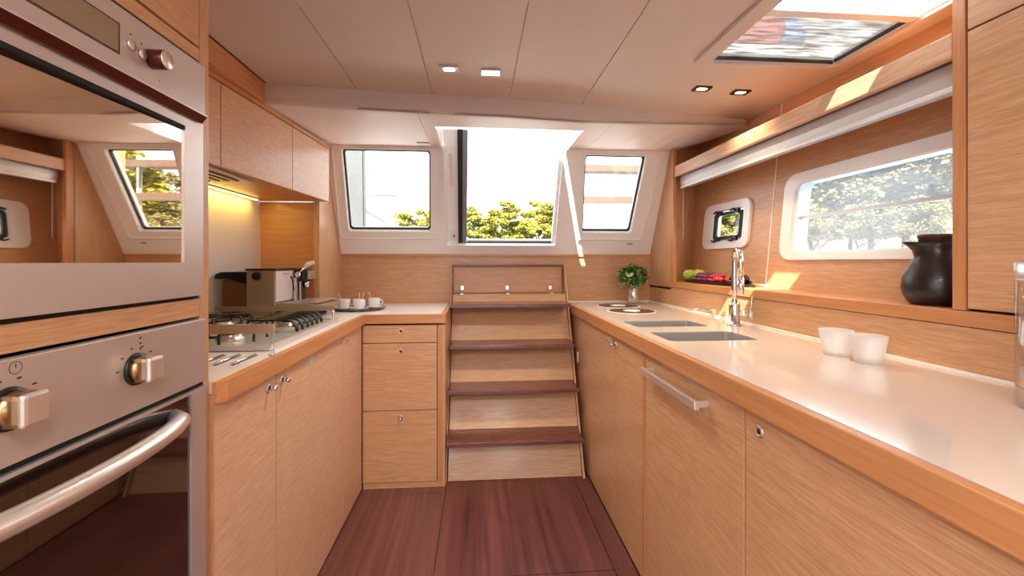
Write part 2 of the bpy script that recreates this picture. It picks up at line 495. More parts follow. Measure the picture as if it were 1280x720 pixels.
prism(bm, [(-.07, 1.277), (.49, 1.277), (.49, 1.286), (-.07, 1.286)], fm, .03, .06); obj('threshold_seal', bm, 'rubber', door)
bm = B()
prism(bm, [(.492, 1.276), (.512, 1.276), (.526, 1.80), (.526, 1.925), (.506, 1.925), (.492, 1.82)], fm, .03, .06); obj('striker_post', bm, 'white', door)

bm = B()
plate(bm, [(-1.22, 0), (1.42, 0), (1.42, 1.965), (-1.22, 1.965)], [[(-.75, .012), (.75, .012), (.75, 1.80), (-.75, 1.80)]], XZ, -2.52, -2.5)
struct('wall_rear', bm, 'wood_z')
# right side: backsplash, ledge, post, window wall
bm = B(); box(bm, 1.17, 1.185, -.6, 2.87, 0, 1.012)
struct('wall_right_backsplash', bm, 'wood_y')
bm = B()
box(bm, 1.165, 1.345, -.6, 2.66, 1.014, 1.052, .004)
struct('trim_9', bm, 'edge_y')
bm = B()   # niche end: splayed reveal and the panel forward of it
hexa(bm, [(1.17, 2.50, 1.052), (1.34, 2.63, 1.052), (1.34, 2.66, 1.052), (1.17, 2.54, 1.052),
          (1.17, 2.50, H), (1.42, 2.63, H), (1.42, 2.66, H), (1.17, 2.54, H)])
box(bm, 1.17, 1.185, 2.535, 2.87, 1.0, H)
struct('wall_right_niche', bm, 'wood_z')
bm = B(); box(bm, 1.156, 1.176, 2.478, 2.518, 1.05, H, .002)
struct('trim_10', bm, 'edge_z')
fw = lambda u, v, w: (wx(v)+w, u, v)
gw = [(u, v) for u, v in rrect(.55, 1.725, 1.205, 1.50, .035)]
pw = rrect(2.085, 2.385, 1.275, 1.455, .03)
bm = B()
plate(bm, [(-2.5, 0), (1.885, 0), (1.885, 1.91), (-2.5, 1.91)], [rrect(.53, 1.745, 1.188, 1.52, .045), rrect(-2.2, -.7, .9, 1.7, .08)], fw, 0, .02)
plate(bm, [(1.889, .9), (2.70, .9), (2.70, 1.965), (1.889, 1.965)], [rrect(2.07, 2.42, 1.262, 1.47, .035)], fw, 0, .02)
struct('wall_right', bm, 'wood_y')
bm = B(); prism(bm, [(1.884, 1.05), (1.890, 1.05), (1.890, H), (1.884, H)], fw, -.002, .006)
struct('trim_11', bm, 'sealer')
# ceiling wedge over the niche
bm = B(); prism(bm, [(1.36, 2.12), (1.42, 2.12), (1.42, 2.7), (1.16, 2.7), (1.16, 2.52)], XY, 1.872, 1.90)
struct('trim_12', bm, 'edge_y')

# large window
bm = B()
plate(bm, rrect(.48, 1.805, 1.178, 1.545, .06), [rrect(.53, 1.745, 1.205, 1.50, .04)], fw, -.012, .004)
plate(bm, rrect(.52, 1.76, 1.190, 1.515, .05), [rrect(.545, 1.725, 1.212, 1.496, .03)], fw, -.004, .05)
w = struct('window_3', bm, 'white')
bm = B(); prism(bm, rrect(.54, 1.735, 1.203, 1.505, .03), fw, .03, .034); obj('pane', bm, 'hazy', w)
bm = B(); prism(bm, [(.54, 1.357), (1.73, 1.350), (1.73, 1.362), (.54, 1.371)], fw, .012, .024); obj('screen_rail', bm, 'blind', w)
# small opening portlight
bm = B()
plate(bm, rrect(2.035, 2.465, 1.242, 1.492, .05), [rrect(2.085, 2.385, 1.278, 1.452, .03)], fw, -.014, .004)
plate(bm, rrect(2.06, 2.43, 1.255, 1.477, .04), [rrect(2.095, 2.365, 1.286, 1.444, .025)], fw, -.004, .035)
w = struct('window_4', bm, 'white')
bm = B(); plate(bm, rrect(2.10, 2.36, 1.29, 1.44, .025), [rrect(2.122, 2.338, 1.308, 1.424, .018)], fw, -.010, .002); fr = obj('hinged_frame', bm, 'rubber', w)
bm = B(); prism(bm, rrect(2.105, 2.355, 1.295, 1.435, .02), fw, -.006, -.003); obj('pane', bm, 'clear', w)
for y in (2.15, 2.31):
    for z, s in ((1.436, 1), (1.292, -1)):
        bm = B(); prism(bm, rrect(y-.02, y+.02, z-.010, z+.012, .004), fw, -.018, -.003)
        tube(bm, [fw(y, z, -.016), fw(y+.012, z+.012*s, -.022), fw(y+.036, z+.006*s, -.022)], .006, 8)
        obj('latch', bm, 'black', w)

# ------------------------------------------------------------------ ceiling hatch
h = thing('deck_hatch', 'open deck hatch with pale screen in the ceiling above the right worktop', 'hatch', ((HX0+HX1)/2, (HY0+HY1)/2, H))
bm = B()
plate(bm, rrect(HX0-.055, HX1+.02, HY0-.04, HY1+.022, .03), [rrect(HX0, HX1, HY0, HY1, .03)], XY, H-.014, H-.001)
obj('frame', bm, 'ceil', h)
bm = B(); box(bm, HX0, HX1, 1.178, 1.212, H-.006, H+.016, .004); obj('screen_bar', bm, 'white', h)
bm = B(); box(bm, HX0+.006, HX1-.006, 1.212, HY1-.006, H+.008, H+.010); obj('screen', bm, 'screen', h)
bm = B(); box(bm, HX0+.006, HX1-.006, HY1-.014, HY1-.005, H-.002, H+.02, .002); box(bm, HX1-.014, HX1-.005, 1.213, HY1-.02, H-.002, H+.02, .002); obj('seal', bm, 'black', h)
# on deck: a folded red and blue sail bag beside the hatch
t = thing('sail_bag', 'red and blue canvas bag on the deck seen through the hatch', 'sail bag', (1.55, 2.1, 2.011))
bm = B(); tube(bm, [(1.20, 2.02, 2.26), (1.26, 2.0, 2.28), (1.36, 2.0, 2.28), (1.41, 2.02, 2.26)], [.09, .14, .14, .10], 18); box(bm, 1.22, 1.38, 1.95, 2.05, 2.011, 2.2, .02); obj('bag', bm, 'red', t)
bm = B(); tube(bm, [(1.44, 2.0, 2.24), (1.50, 2.0, 2.26), (1.56, 2.0, 2.24)], [.06, .09, .06], 14); box(bm, 1.46, 1.54, 1.96, 2.03, 2.011, 2.2, .02); obj('side_pocket', bm, 'blue', t)

# ------------------------------------------------------------------ ceiling lights
def downlight(x, y, bez, lamp, label, grp, col):
    t = thing('recessed_downlight', label, 'ceiling light', (x, y, H), grp)
    bm = B(); plate(bm, rrect(x-.036, x+.036, y-.024, y+.024, .003), [rrect(x-.022, x+.022, y-.014, y+.014, .01)], XY, H-.006, H+.0005)
    obj('bezel', bm, bez, t)
    bm = B(); prism(bm, rrect(x-.022, x+.022, y-.014, y+.014, .008), XY, H-.003, H-.001); obj('lamp', bm, lamp, t)
    l = bpy.data.lights.new('downlight_beam', 'SPOT'); l.energy = 11; l.color = col; l.spot_size = 1.9; l.spot_blend = .8; l.shadow_soft_size = .03
    lo = bpy.data.objects.new('downlight_beam', l); COL.objects.link(lo); lo.location = (0, 0, -.02); lo.parent = t
W_, Y_ = (1, .93, .82), (1, .78, .5)
downlight(-.107, 1.643, 'steel_x', 'lampwhite', 'chrome-rimmed square ceiling spotlight, leftmost of the four ceiling spotlights', 'ceiling spotlights', W_)
downlight(.05, 1.662, 'steel_x', 'lampwhite', 'chrome-rimmed square ceiling spotlight, second from the left', 'ceiling spotlights', W_)
downlight(.94, 1.748, 'bezel', 'lampwarm', 'dark-rimmed ceiling spotlight below the hatch, the left one of that pair', 'ceiling spotlights', Y_)
downlight(1.125, 1.771, 'bezel', 'lampwarm', 'dark-rimmed ceiling spotlight nearest the wooden wall on the right', 'ceiling spotlights', Y_)

# ------------------------------------------------------------------ shelf and blind over the ledge
t = thing('wall_shelf', 'long narrow oak shelf with raised lip above the side windows', 'shelf', (1.28, 1.6, 1.69))
bm = B(); box(bm, 1.185, 1.375, .975, 2.53, 1.690, 1.706); obj('shelf_board', bm, 'edge_y', t)
bm = B(); box(bm, 1.165, 1.187, .975, 2.50, 1.672, 1.735, .005)
obj('lip', bm, 'light_y', t)
t = thing('roller_blind', 'silver roller blind rolled up under the oak shelf', 'blind', (1.24, 1.6, 1.61))
bm = B()
prism(bm, [(1.20, 1.612), (1.26, 1.612), (1.275, 1.63), (1.275, 1.688), (1.215, 1.688), (1.198, 1.672), (1.193, 1.64)], lambda u, v, w: (u, w, v), .975, 2.47)
obj('cassette', bm, 'blind', t)
bm = B(); box(bm, 1.192, 1.206, .975, 2.465, 1.600, 1.614, .004); obj('bottom_rail', bm, 'white', t)
bm = B(); tube(bm, [(1.205, 2.452, 1.605), (1.205, 2.452, 1.30)], .0012, 6); obj('cord', bm, 'white', t)

# ------------------------------------------------------------------ right wall cabinet (near)
t = thing('tall_wall_cabinet', 'oak wall cupboard at the right edge standing on the ledge', 'cabinet', (1.25, .3, 1.052))
bm = B(); box(bm, 1.185, 1.30, -.5, .965, 1.053, H-.002); obj('body', bm, 'wood_z', t)
bm = B(); box(bm, 1.163, 1.30, .945, .973, 1.053, H-.002, .002); obj('post', bm, 'edge_z', t)
bm = B(); box(bm, 1.165, 1.184, .30, .941, 1.058, 1.718, .0015); obj('door', bm, 'wood_y', t)
bm = B(); box(bm, 1.165, 1.184, .30, .941, 1.723, H-.006, .0015); obj('door', bm, 'wood_y', t)
bm = B(); box(bm, 1.165, 1.184, -.5, .296, 1.058, H-.006, .0015); obj('door', bm, 'wood_y', t)
bm = B(); box(bm, 1.178, 1.186, -.5, .945, 1.053, H-.004); obj('gap', bm, 'gap', t)

# ------------------------------------------------------------------ right base cabinets
def base_unit(name, label, y0, y1, doors, handle=None):
    t = thing(name, label, 'cabinet' if 'cabinet' in name else 'dishwasher', ((RX+1.15)/2, (y0+y1)/2, 0))
    bm = B(); box(bm, RX+.02, 1.16, y0+.001, y1-.001, .001, .66); box(bm, RX+.02, RX+.035, y0+.001, y1-.001, .66, .842)
    obj('body', bm, 'gap', t)
    return t
DZ0, DZ1 = .010, .841
def rdoor(t, y0, y1, lock=None, out=False, matn='wood_y'):
    bm = B(); box(bm, RX, RX+.019, y0+.0024, y1-.0024, DZ0, DZ1, .001); d = obj('door', bm, matn, t)
    if lock: push_lock(d, RX, lock, .808, '-x', out)
    return d
t = base_unit('base_cabinet', 'narrow oak base cupboard with one door beside the stairs', 2.25, 2.865, 1)
rdoor(t, 2.25, 2.862, 2.441)
t = base_unit('base_cabinet', 'two-door oak base cupboard under the round inset lids', 1.515, 2.249, 2)
rdoor(t, 1.862, 2.249, 1.953); rdoor(t, 1.535, 1.861, 1.838, True)
bm = B(); box(bm, RX-.002, RX+.02, 1.512, 1.533, .001, .842, .001); obj('stile', bm, 'edge_z', t)
t = base_unit('dishwasher', 'oak-fronted dishwasher with a flat steel bar handle', .930, 1.508, 1)
d = rdoor(t, .930, 1.508)
bm = B()
box(bm, RX-.042, RX-.028, 1.075, 1.450, .785, .808, .002)
for y in (1.08, 1.433): box(bm, RX-.03, RX+.002, y, y+.012, .790, .805, .001)
obj('handle', bm, 'satin', d)
t = base_unit('base_cabinet', 'wide oak base cupboard nearest the camera under the right worktop', -.6, .928, 1)
rdoor(t, .10, .928, .876); rdoor(t, -.6, .10)
bm = B(); box(bm, RX-.002, RX+.004, -.6, 2.6, .0005, .0095); struct('trim_13', bm, 'gap')

# worktop right
s1 = rrect(.655, .968, 1.735, 1.922, .025); s2 = rrect(.652, .975, 1.415, 1.608, .025)
c1 = (.855, 2.575, .122); c2 = (.838, 2.298, .122)
t = thing('right_worktop', 'glossy pale worktop with oak edging on the right, holding the sink', 'worktop', (.88, 1.1, .845))
bm = B()
plate(bm, [(.607, -.6), (1.169, -.6), (1.169, 2.866), (.607, 2.866)], [s1, s2], XY, .872, ZT)
obj('surface', bm, 'top', t)
bm = B()
box(bm, .584, .6065, -.6, 2.866, .846, ZT, .003)
obj('edging', bm, 'edge_y', t)
bm = B(); box(bm, 1.160, 1.1695, -.6, 2.866, ZT-.001, ZT+.007, .002); box(bm, .607, 1.16, 2.857, 2.867, ZT-.001, ZT+.006, .002); obj('sealant', bm, 'sealer', t)
# sink basins
t = thing('double_sink', 'stainless undermounted double sink in front of the mixer tap', 'sink', (.81, 1.67, .70))
for s, hole in ((s1, (.655, .968, 1.735, 1.922)), (s2, (.652, .975, 1.415, 1.608))):
    bm = B(); x0, x1, y0, y1 = hole; e = .004
    o = rrect(x0-e, x1+e, y0-e, y1+e, .028); i = rrect(x0+.001, x1-.001, y0+.001, y1-.001, .024)
    plate(bm, o, [i], XY, .72, .8965)
    prism(bm, o, XY, .715, .72)
    b = obj('basin', bm, 'sink', t)
    bm = B(); lathe(bm, ((x0+x1)/2, (y0+y1)/2, .7201), [(0, .001), (.02, .001), (.03, .003), (.042, .002), (.044, 0)], 24); obj('drain', bm, 'chrome', b)
# round inset lids
for (cx, cy, r), lab in ((c1, 'dark round lid with pale centre set in the worktop, beside the potted plant'), (c2, 'dark round lid with pale centre set in the worktop, nearer the sink')):
    t = thing('round_inset_lid', lab, 'lid', (cx, cy, ZT), 'round lids set in the worktop')
    bm = B(); plate(bm, circ(cx, cy, r+.008, 48), [circ(cx, cy, r, 48)], XY, ZT, ZT+.0015); obj('rim', bm, 'sealer', t)
    bm = B(); plate(bm, circ(cx, cy, r, 48), [circ(cx, cy, .046)], XY, ZT, ZT+.002); obj('ring', bm, 'caulk', t)
    bm = B(); disc(bm, (cx, cy, ZT), .045, .005, 'z', 32); obj('centre', bm, 'sealer', t)

# mixer tap
fx, fy = 1.085, 1.750
t = thing('mixer_tap', 'tall chrome swan-neck mixer tap behind the double sink', 'tap', (fx, fy, ZT))
bm = B(); lathe(bm, (fx, fy, ZT), [(0, 0), (.027, 0), (.027, .006), (.0215, .010), (.0215, .085), (.020, .098), (0, .098)], 28)
obj('body', bm, 'chrome', t)
dx, dy = -.33, -.944
pts = [(fx, fy, ZT+.09), (fx, fy, ZT+.16), (fx, fy, ZT+.22), (fx, fy, ZT+.27)]
R_ = .050
for k in range(1, 17):
    a = PI*k/16; q = R_*(1-math.cos(a)); pts.append((fx+dx*q, fy+dy*q, ZT+.27+R_*math.sin(a)))
pts.append((fx+dx*2*R_, fy+dy*2*R_, ZT+.20))
bm = B(); tube(bm, pts, .0115, 16); obj('spout', bm, 'chrome', t)
bm = B(); tube(bm, [(fx+dx*2*R_, fy+dy*2*R_, ZT+.205), (fx+dx*2*R_, fy+dy*2*R_, ZT+.14)], .0135, 16); obj('spray_head', bm, 'chrome', t)
bm = B(); tube(bm, [(fx+.01, fy, ZT+.052), (fx+.052, fy-.018, ZT+.046)], [.012, .02], 16); ball(bm, (fx+.055, fy-.019, ZT+.045), .0205)
lv = obj('lever_hub', bm, 'satin', t)
bm = B(); tube(bm, [(fx+.058, fy-.02, ZT+.06), (fx+.066, fy-.022, ZT+.125)], .0028, 8); obj('lever', bm, 'chrome', lv)
# soap dispenser
t = thing('soap_dispenser', 'small chrome soap dispenser pump left of the mixer tap', 'dispenser', (1.09, 1.925, ZT))
bm = B(); lathe(bm, (1.09, 1.925, ZT), [(0, 0), (.014, 0), (.014, .004), (.007, .007), (.007, .022), (.0125, .024), (.0125, .044), (.010, .047), (0, .047)], 20); obj('pump', bm, 'satin', t)
bm = B(); tube(bm, [(1.09, 1.925, ZT+.040), (1.02, 1.945, ZT+.048), (.985, 1.955, ZT+.044)], [.005, .0045, .003], 8); obj('nozzle', bm, 'chrome', t)

# frosted tumblers
def tumbler(x, y, label, s=1.0):
    bm = B()
    lathe(bm, (x, y, ZT), [(0, 0), (.029*s, 0), (.031*s, .003), (.043*s, .073), (.0415*s, .0735), (.0395*s, .072), (.029*s, .009), (0, .008)], 36)
    tag(obj('frosted_tumbler', bm, 'frost', None, (x, y, ZT)), label, 'glass', 'frosted tumblers on the right worktop')
tumbler(1.034, 1.172, 'frosted white tumbler, the one farther from the camera')
tumbler(1.040, 1.075, 'frosted white tumbler, the nearer one overlapping the other')

# glass storage jar at the right edge
jx, jy = 1.037, .700
t = thing('storage_jar', 'tall glass storage jar with steel lid and golden contents at right edge', 'jar', (jx, jy, ZT))
bm = B(); lathe(bm, (jx, jy, ZT), [(0, 0), (.044, 0), (.047, .004), (.047, .235), (.0445, .235), (.0445, .006), (0, .006)], 36); obj('glass', bm, 'acrylic', t)
bm = B(); lathe(bm, (jx, jy, ZT+.235), [(0, 0), (.047, 0), (.048, .004), (.048, .032), (.045, .035), (0, .035)], 36); obj('lid', bm, 'satin', t)
bm = B()
for k in range(60):
    a = random.uniform(0, 2*PI); r = .036*math.sqrt(random.random()); zz = ZT+.02+random.random()*.15
    ball(bm, (jx+r*math.cos(a), jy+r*math.sin(a), zz), .012, (1, 1, .7), 1)
c = obj('pasta', bm, 'pasta', t); c['kind'] = 'stuff'

# potted plant
px_, py_ = 1.005, 2.725
t = thing('potted_plant', 'small leafy green plant in a silver pot in the far corner', 'plant', (px_, py_, ZT))
bm = B(); lathe(bm, (px_, py_, ZT+.007), [(0, 0), (.030, 0), (.033, .003), (.036, .11), (.034, .111), (.032, .10), (0, .098)], 28)
pot = obj('pot', bm, 'pot', t)
for nm, mt, n, lo in (('foliage', 'leaf', 330, 0), ('pale_foliage', 'leaf2', 90, 1)):
    bm = B()
    for k in range(n):
        th = random.uniform(0, 2*PI); ph = math.acos(random.uniform(-.75, 1)); rr = random.uniform(.55, 1)
        c = Vector((px_+.10*rr*math.sin(ph)*math.cos(th), py_+.08*rr*math.sin(ph)*math.sin(th), ZT+.175+.078*rr*math.cos(ph)))
        if lo: c += Vector((-.055, -.02, -.03))*random.random()
        if c.y > 2.82: c.y = 2.82-random.random()*.02
        s = random.uniform(.012, .021)
        e = Matrix.Rotation(random.uniform(0, 6.3), 3, 'Z') @ Matrix.Rotation(random.uniform(-1, 1), 3, 'X')
        p = [e @ Vector(q)*s for q in ((0, -1, 0), (.62, -.3, .12), (.6, .35, .12), (0, 1, -.1), (-.6, .35, .12), (-.62, -.3, .12))]
        mid = bm.verts.new(c); v = [bm.verts.new(c+q) for q in p]
        for i in range(6): bm.faces.new((mid, v[i], v[(i+1) % 6])).smooth = True
    obj(nm, bm, mt, t)
bm = B()
for k in range(9):
    a = k*.7; tube(bm, [(px_+.01*math.cos(a), py_+.01*math.sin(a), ZT+.10), (px_+.03*math.cos(a), py_+.03*math.sin(a), ZT+.15), (px_+.06*math.cos(a), py_+.045*math.sin(a), ZT+.18)], .0022, 5)
obj('stems', bm, 'stalk', t)

# ------------------------------------------------------------------ fruit on the ledge
LZ = 1.052
t = thing('fruit_tray', 'long dark oval tray holding the fruit on the window ledge', 'tray', (1.235, 2.18, LZ))
bm = B(); e = [(1.240+.066*math.cos(2*PI*k/40), 2.17+.31*math.sin(2*PI*k/40)) for k in range(40)]
i_ = [(1.240+.058*math.cos(2*PI*k/40), 2.17+.30*math.sin(2*PI*k/40)) for k in range(40)]
prism(bm, e, XY, LZ+.0005, LZ+.007); plate(bm, e, [i_], XY, LZ+.007, LZ+.015); obj('dish', bm, 'black', t)
bm = B(); tube(bm, [(1.25, 1.88, LZ+.010), (1.25, 1.80, LZ+.014), (1.25, 1.775, LZ+.012)], [.008, .006, .005], 8); obj('tray_handle', bm, 'satin', t)
TZ = LZ+.0072
def fruit(name, mat, x, y, r, label, cat, sq=.95):
    t = thing(name, label, cat, (x, y, TZ))
    bm = B(); lathe(bm, (x, y, TZ), [(0, .12*r), (.35*r, 0), (.8*r, .45*r*sq), (r, 1.05*r*sq), (.9*r, 1.5*r*sq), (.55*r, 1.88*r*sq), (.2*r, 1.84*r*sq), (0, 1.7*r*sq)], 28)
    obj('flesh', bm, mat, t)
    bm = B(); tube(bm, [(x, y, TZ+1.7*r*sq), (x+.003, y, TZ+2.1*r*sq)], .0015, 6); obj('stem', bm, 'bark', t)
fruit('green_apple', 'apple', 1.215, 2.395, .036, 'green apple at the far left end of the fruit tray', 'apple')
fruit('pear', 'pear', 1.262, 2.375, .033, 'pale yellow-green fruit just behind the green apple', 'pear', 1.05)
def bunch(x, y, mat, n, ln, label, seed):
    rnd = random.Random(seed)
    t = thing('grape_bunch', label, 'grapes', (x, y, TZ), 'bunches of grapes on the tray')
    bm = B(); tube(bm, [(x, y-ln, TZ+.018), (x, y, TZ+.020), (x+.004, y+ln*1.05, TZ+.025)], .0016, 6); obj('stem', bm, 'stalk', t)
    for k in range(n):
        yy = y+ln*(2*k/(n-1)-1); row = k % 5
        xx = x+(row-2)*.0125+rnd.uniform(-.003, .003); zz = TZ+.0115+(.017 if row in (1, 3) else .026 if row == 2 else 0)+rnd.uniform(0, .003)
        bm = B(); ball(bm, (xx, yy, zz), .0120, (1, 1.08, 1), 2); obj('grape', bm, mat, t)
bunch(1.232, 2.265, 'grape', 34, .058, 'bunch of purple grapes next to the green apple', 1)
bunch(1.236, 2.140, 'grape2', 30, .052, 'bunch of red grapes in the middle of the fruit tray', 2)
bunch(1.232, 1.950, 'grape3', 30, .055, 'bunch of black grapes at the tap end of the fruit tray', 3)
for k, (x, y) in enumerate(((1.205, 2.060), (1.240, 2.055), (1.222, 2.026), (1.205, 2.074+.02))):
    t = thing('strawberry', ['red berry at the aisle side of the fruit tray, between red and black grapes', 'red berry at the window side of the fruit tray',
              'red berry closest to the black grapes', 'red berry touching the bunch of red grapes'][k], 'berry', (x, y, TZ), 'red berries on the tray')
    bm = B(); lathe(bm, (x, y, TZ+.0005), [(0, 0), (.006, .003), (.014, .014), (.0165, .024), (.013, .030), (0, .031)], 18); obj('flesh', bm, 'berry', t)
    bm = B()
    for a in range(5):
        A = a*2*PI/5; c = Vector((x, y, TZ+.0318))
        v = [bm.verts.new(c), bm.verts.new(c+Vector((.010*math.cos(A-.4), .010*math.sin(A-.4), 0))), bm.verts.new(c+Vector((.014*math.cos(A), .014*math.sin(A), .002))), bm.verts.new(c+Vector((.010*math.cos(A+.4), .010*math.sin(A+.4), 0)))]
        bm.faces.new(v)
    obj('calyx', bm, 'leaf', t)

# dark pitcher on the ledge
qx, qy = 1.250, 1.083
t = thing('pitcher', 'dark round-bellied pitcher with a brown lid on the window ledge', 'pitcher', (qx, qy, LZ))
bm = B(); k = .90
prof = [(0, 0), (.060, 0), (.068, .006), (.080, .030), (.084, .052), (.080, .080), (.066, .112), (.052, .138), (.046, .158), (.046, .172), (.050, .184), (.047, .184), (.043, .17), (.043, .15), (0, .14)]
t2 = B(); lathe(t2, (qx, qy, LZ), [(r*k, z*.93) for r, z in prof], 44)
for v in t2.verts:      # pull the rim out into a pouring lip, towards the aisle and forward
    dxy = Vector((v.co.x-qx, v.co.y-qy)); hh = v.co.z-LZ
    if hh > .135 and dxy.length > .03:
        dd = dxy.normalized().dot(Vector((-.88, .47)))
        if dd > .6:
            w = ((dd-.6)/.4)**1.6*max(0, (hh-.135)/.036)
            v.co.x += -.88*.034*w; v.co.y += .47*.030*w; v.co.z += .002*w
_merge(bm, t2); obj('body', bm, 'pitcher', t)
bm = B(); lathe(bm, (qx, qy, LZ+.150), [(0, 0), (.034, 0), (.037, .004), (.038, .032), (.0405, .034), (.0405, .040), (.039, .042), (0, .042)], 36); obj('lid', bm, 'lidwood', t)
bm = B(); tube(bm, [(qx+.038, qy-.025, LZ+.17), (qx+.06, qy-.045, LZ+.165), (qx+.072, qy-.055, LZ+.12), (qx+.066, qy-.05, LZ+.07)], .008, 10); obj('handle', bm, 'pitcher', t)

# ------------------------------------------------------------------ LEFT: tall oven column
OX = -.60
oy0, oy1 = .385, .984
t = thing('tall_oven_cabinet', 'tall oak cabinet housing both ovens at the left edge', 'cabinet', (-.9, .70, 0))
bm = B(); box(bm, -1.199, OX, .987, 1.018, .001, H-.002, .0015); obj('side_panel', bm, 'wood_z', t)
bm = B(); box(bm, -1.199, OX, .340, .371, .001, H-.002, .0015); obj('side_panel', bm, 'wood_z', t)
bm = B()
for z0, z1 in ((.28, .298), (1.068, 1.082), (1.612, 1.628)): box(bm, -1.19, OX-.02, .371, .987, z0, z1)
box(bm, -1.199, -1.19, .371, .987, .001, H-.002)
obj('shelves', bm, 'gap', t)
bm = B(); box(bm, OX-.02, OX, .374, .985, 1.052, 1.090, .001); obj('fascia', bm, 'wood_y', t)
bm = B(); box(bm, OX-.02, OX, .374, .985, 1.603, 1.629, .001); obj('fascia', bm, 'wood_y', t)
bm = B(); box(bm, OX-.02, OX, .374, .984, 1.634, H-.004, .001); obj('door', bm, 'wood_y', t)
bm = B(); box(bm, OX-.02, OX, .374, .984, .012, .275, .001); obj('drawer', bm, 'wood_y', t)

# upper oven
t = thing('upper_oven', 'built-in upper oven with mirrored door and small display, top left', 'oven', (-.85, .69, 1.083))
bm = B(); box(bm, -1.12, -.618, .42, .97, 1.096, 1.58); obj('casing', bm, 'gap', t)
CX = -.578
y1 = .969
bm = B(); box(bm, OX-.004, CX, .376, y1, 1.480, 1.584, .002); cp = obj('control_panel', bm, 'steel_y', t)
bm = B(); box(bm, CX-.001, CX+.0006, .495, .748, 1.505, 1.556, .0003); obj('display_surround', bm, 'print', cp)
bm = B(); box(bm, CX-.001, CX+.0015, .50, .744, 1.508, 1.553, .0005); obj('display', bm, 'display', cp)
for y, z in ((.770, 1.532), (.794, 1.528)):
    bm = B(); disc(bm, (CX, y, z), .0085, .004, 'x', 20); obj('button', bm, 'satin', cp)
    bm = B(); disc(bm, (CX, y, z+.018), .0015, .0006, 'x', 8); obj('mark', bm, 'print', cp)
bm = B(); lathe(bm, (CX, .818, 1.530), [(0, 0), (.017, 0), (.0165, .022), (.0155, .025), (0, .025)], 32, 'x'); kb = obj('knob', bm, 'darkred', cp)
bm = B(); disc(bm, (CX+.024, .818, 1.530), .0155, .003, 'x', 28); obj('knob_cap', bm, 'satin', kb)
bm = B(); disc(bm, (CX, .836, 1.500), .0012, .0006, 'x', 8); obj('mark', bm, 'print', cp)
bm = B()   # overhanging pull lip below the panel
prism(bm, [(OX-.004, 1.480), (CX+.004, 1.480), (CX+.004, 1.477), (CX-.006, 1.464), (OX-.004, 1.468)], lambda u, v, w: (u, w, v), .376, y1)
obj('pull_lip', bm, 'darkred', t)
bm = B(); box(bm, CX-.002, CX+.0046, .376, y1, 1.477, 1.481, .001); obj('lip_edge', bm, 'satin', t)
bm = B()
DXF = -.590
def fr(bm, yA_, yB_, zA, zB, gy0, gy1, gz0, gz1, x0, x1):
    plate(bm, [(yA_, zA), (yB_, zA), (yB_, zB), (yA_, zB)], [[(gy0, gz0), (gy1, gz0), (gy1, gz1), (gy0, gz1)]], YZ, x0, x1)
fr(bm, .376, .982, 1.098, 1.465, .43, .922, 1.168, 1.443, OX-.006, DXF)
dr = obj('door', bm, 'steel_y', t)
bm = B(); box(bm, -.006, 0, -.50, 0, 1.168, 1.436, 0, Matrix.Translation((DXF-.003, .922, 0)) @ Matrix.Rotation(-.026, 4, 'Z'))
obj('mirror_glass', bm, 'mirror', dr)
bm = B(); box(bm, OX-.006, DXF+.001, .43, .923, 1.4365, 1.4445); obj('slot', bm, 'gap', dr)
bm = B(); box(bm, OX-.012, OX-.002, .376, .984, 1.091, 1.099); obj('gap', bm, 'gap', t)
bm = B(); box(bm, OX-.012, OX-.002, .376, .984, 1.585, 1.603); obj('gap', bm, 'gap', t)

# lower oven
t = thing('lower_oven', 'built-in lower oven with two knobs and arched handle, bottom left', 'oven', (-.85, .69, .30))
bm = B(); box(bm, -1.12, OX-.004, .42, .97, .302, 1.03); obj('casing', bm, 'gap', t)
bm = B(); box(bm, OX-.004, -.586, .376, .984, .913, 1.047, .0015); cp = obj('control_panel', bm, 'steel_y', t)
for y in (.590, .794):
    z = .985
    bm = B(); lathe(bm, (-.586, y, z), [(0, 0), (.028, 0), (.027, .004), (0, .004)], 32, 'x'); k0 = obj('knob_base', bm, 'black', cp)
    bm = B(); box(bm, -.584, -.559, y-.017, y+.017, z-.0215, z+.0215, .007); lathe(bm, (-.583, y, z), [(0, 0), (.0235, 0), (.0225, .012), (0, .014)], 32, 'x'); kk = obj('knob', bm, 'bronze', cp)
    bm = B(); box(bm, -.562, -.552, y-.0165, y+.0165, z-.021, z+.021, .0045); obj('grip', bm, 'satin', kk)
    bm = B()
    for q in range(8 if y < .7 else 7):
        a = math.radians(-30+q*34); yy = y+.040*math.cos(a); zz = z+.038*math.sin(a)
        box(bm, -.5865, -.5855, yy-.0028, yy+.0028, zz-.0012, zz+.0012)
    if y < .7:
        lathe(bm, (-.5862, y+.008, z+.050), [(.0075, 0), (.0083, 0), (.0083, .0006), (.0075, .0006)], 20, 'x')
        box(bm, -.5865, -.5855, y+.0075, y+.0085, z+.050, z+.055)
    else:
        for q in range(3): box(bm, -.5865, -.5855, y-.002+.008, y+.002+.008, z+.032+q*.009, z+.0355+q*.009)
    obj('dial_marks', bm, 'print', cp)
bm = B(); box(bm, OX-.010, -.592, .376, .984, .904, .913); obj('gap', bm, 'gap', t)
bm = B(); fr(bm, .376, .984, .305, .903, .43, .938, .36, .897, OX-.004, -.586)
dr = obj('door', bm, 'steel_y', t)
bm = B(); box(bm, OX-.004, -.590, .43, .938, .36, .897); obj('smoked_glass', bm, 'ovenglass', dr)
pts = []
for k in range(25):
    s = k/24; y = .440+s*.452; pts.append((-.583+.050*math.sin(PI*s)**.5 if 0 < s < 1 else -.590, y, .866))
bm = B(); tube(bm, pts, .0155, 16, 1.0, 1.0); obj('handle', bm, 'satin', dr)

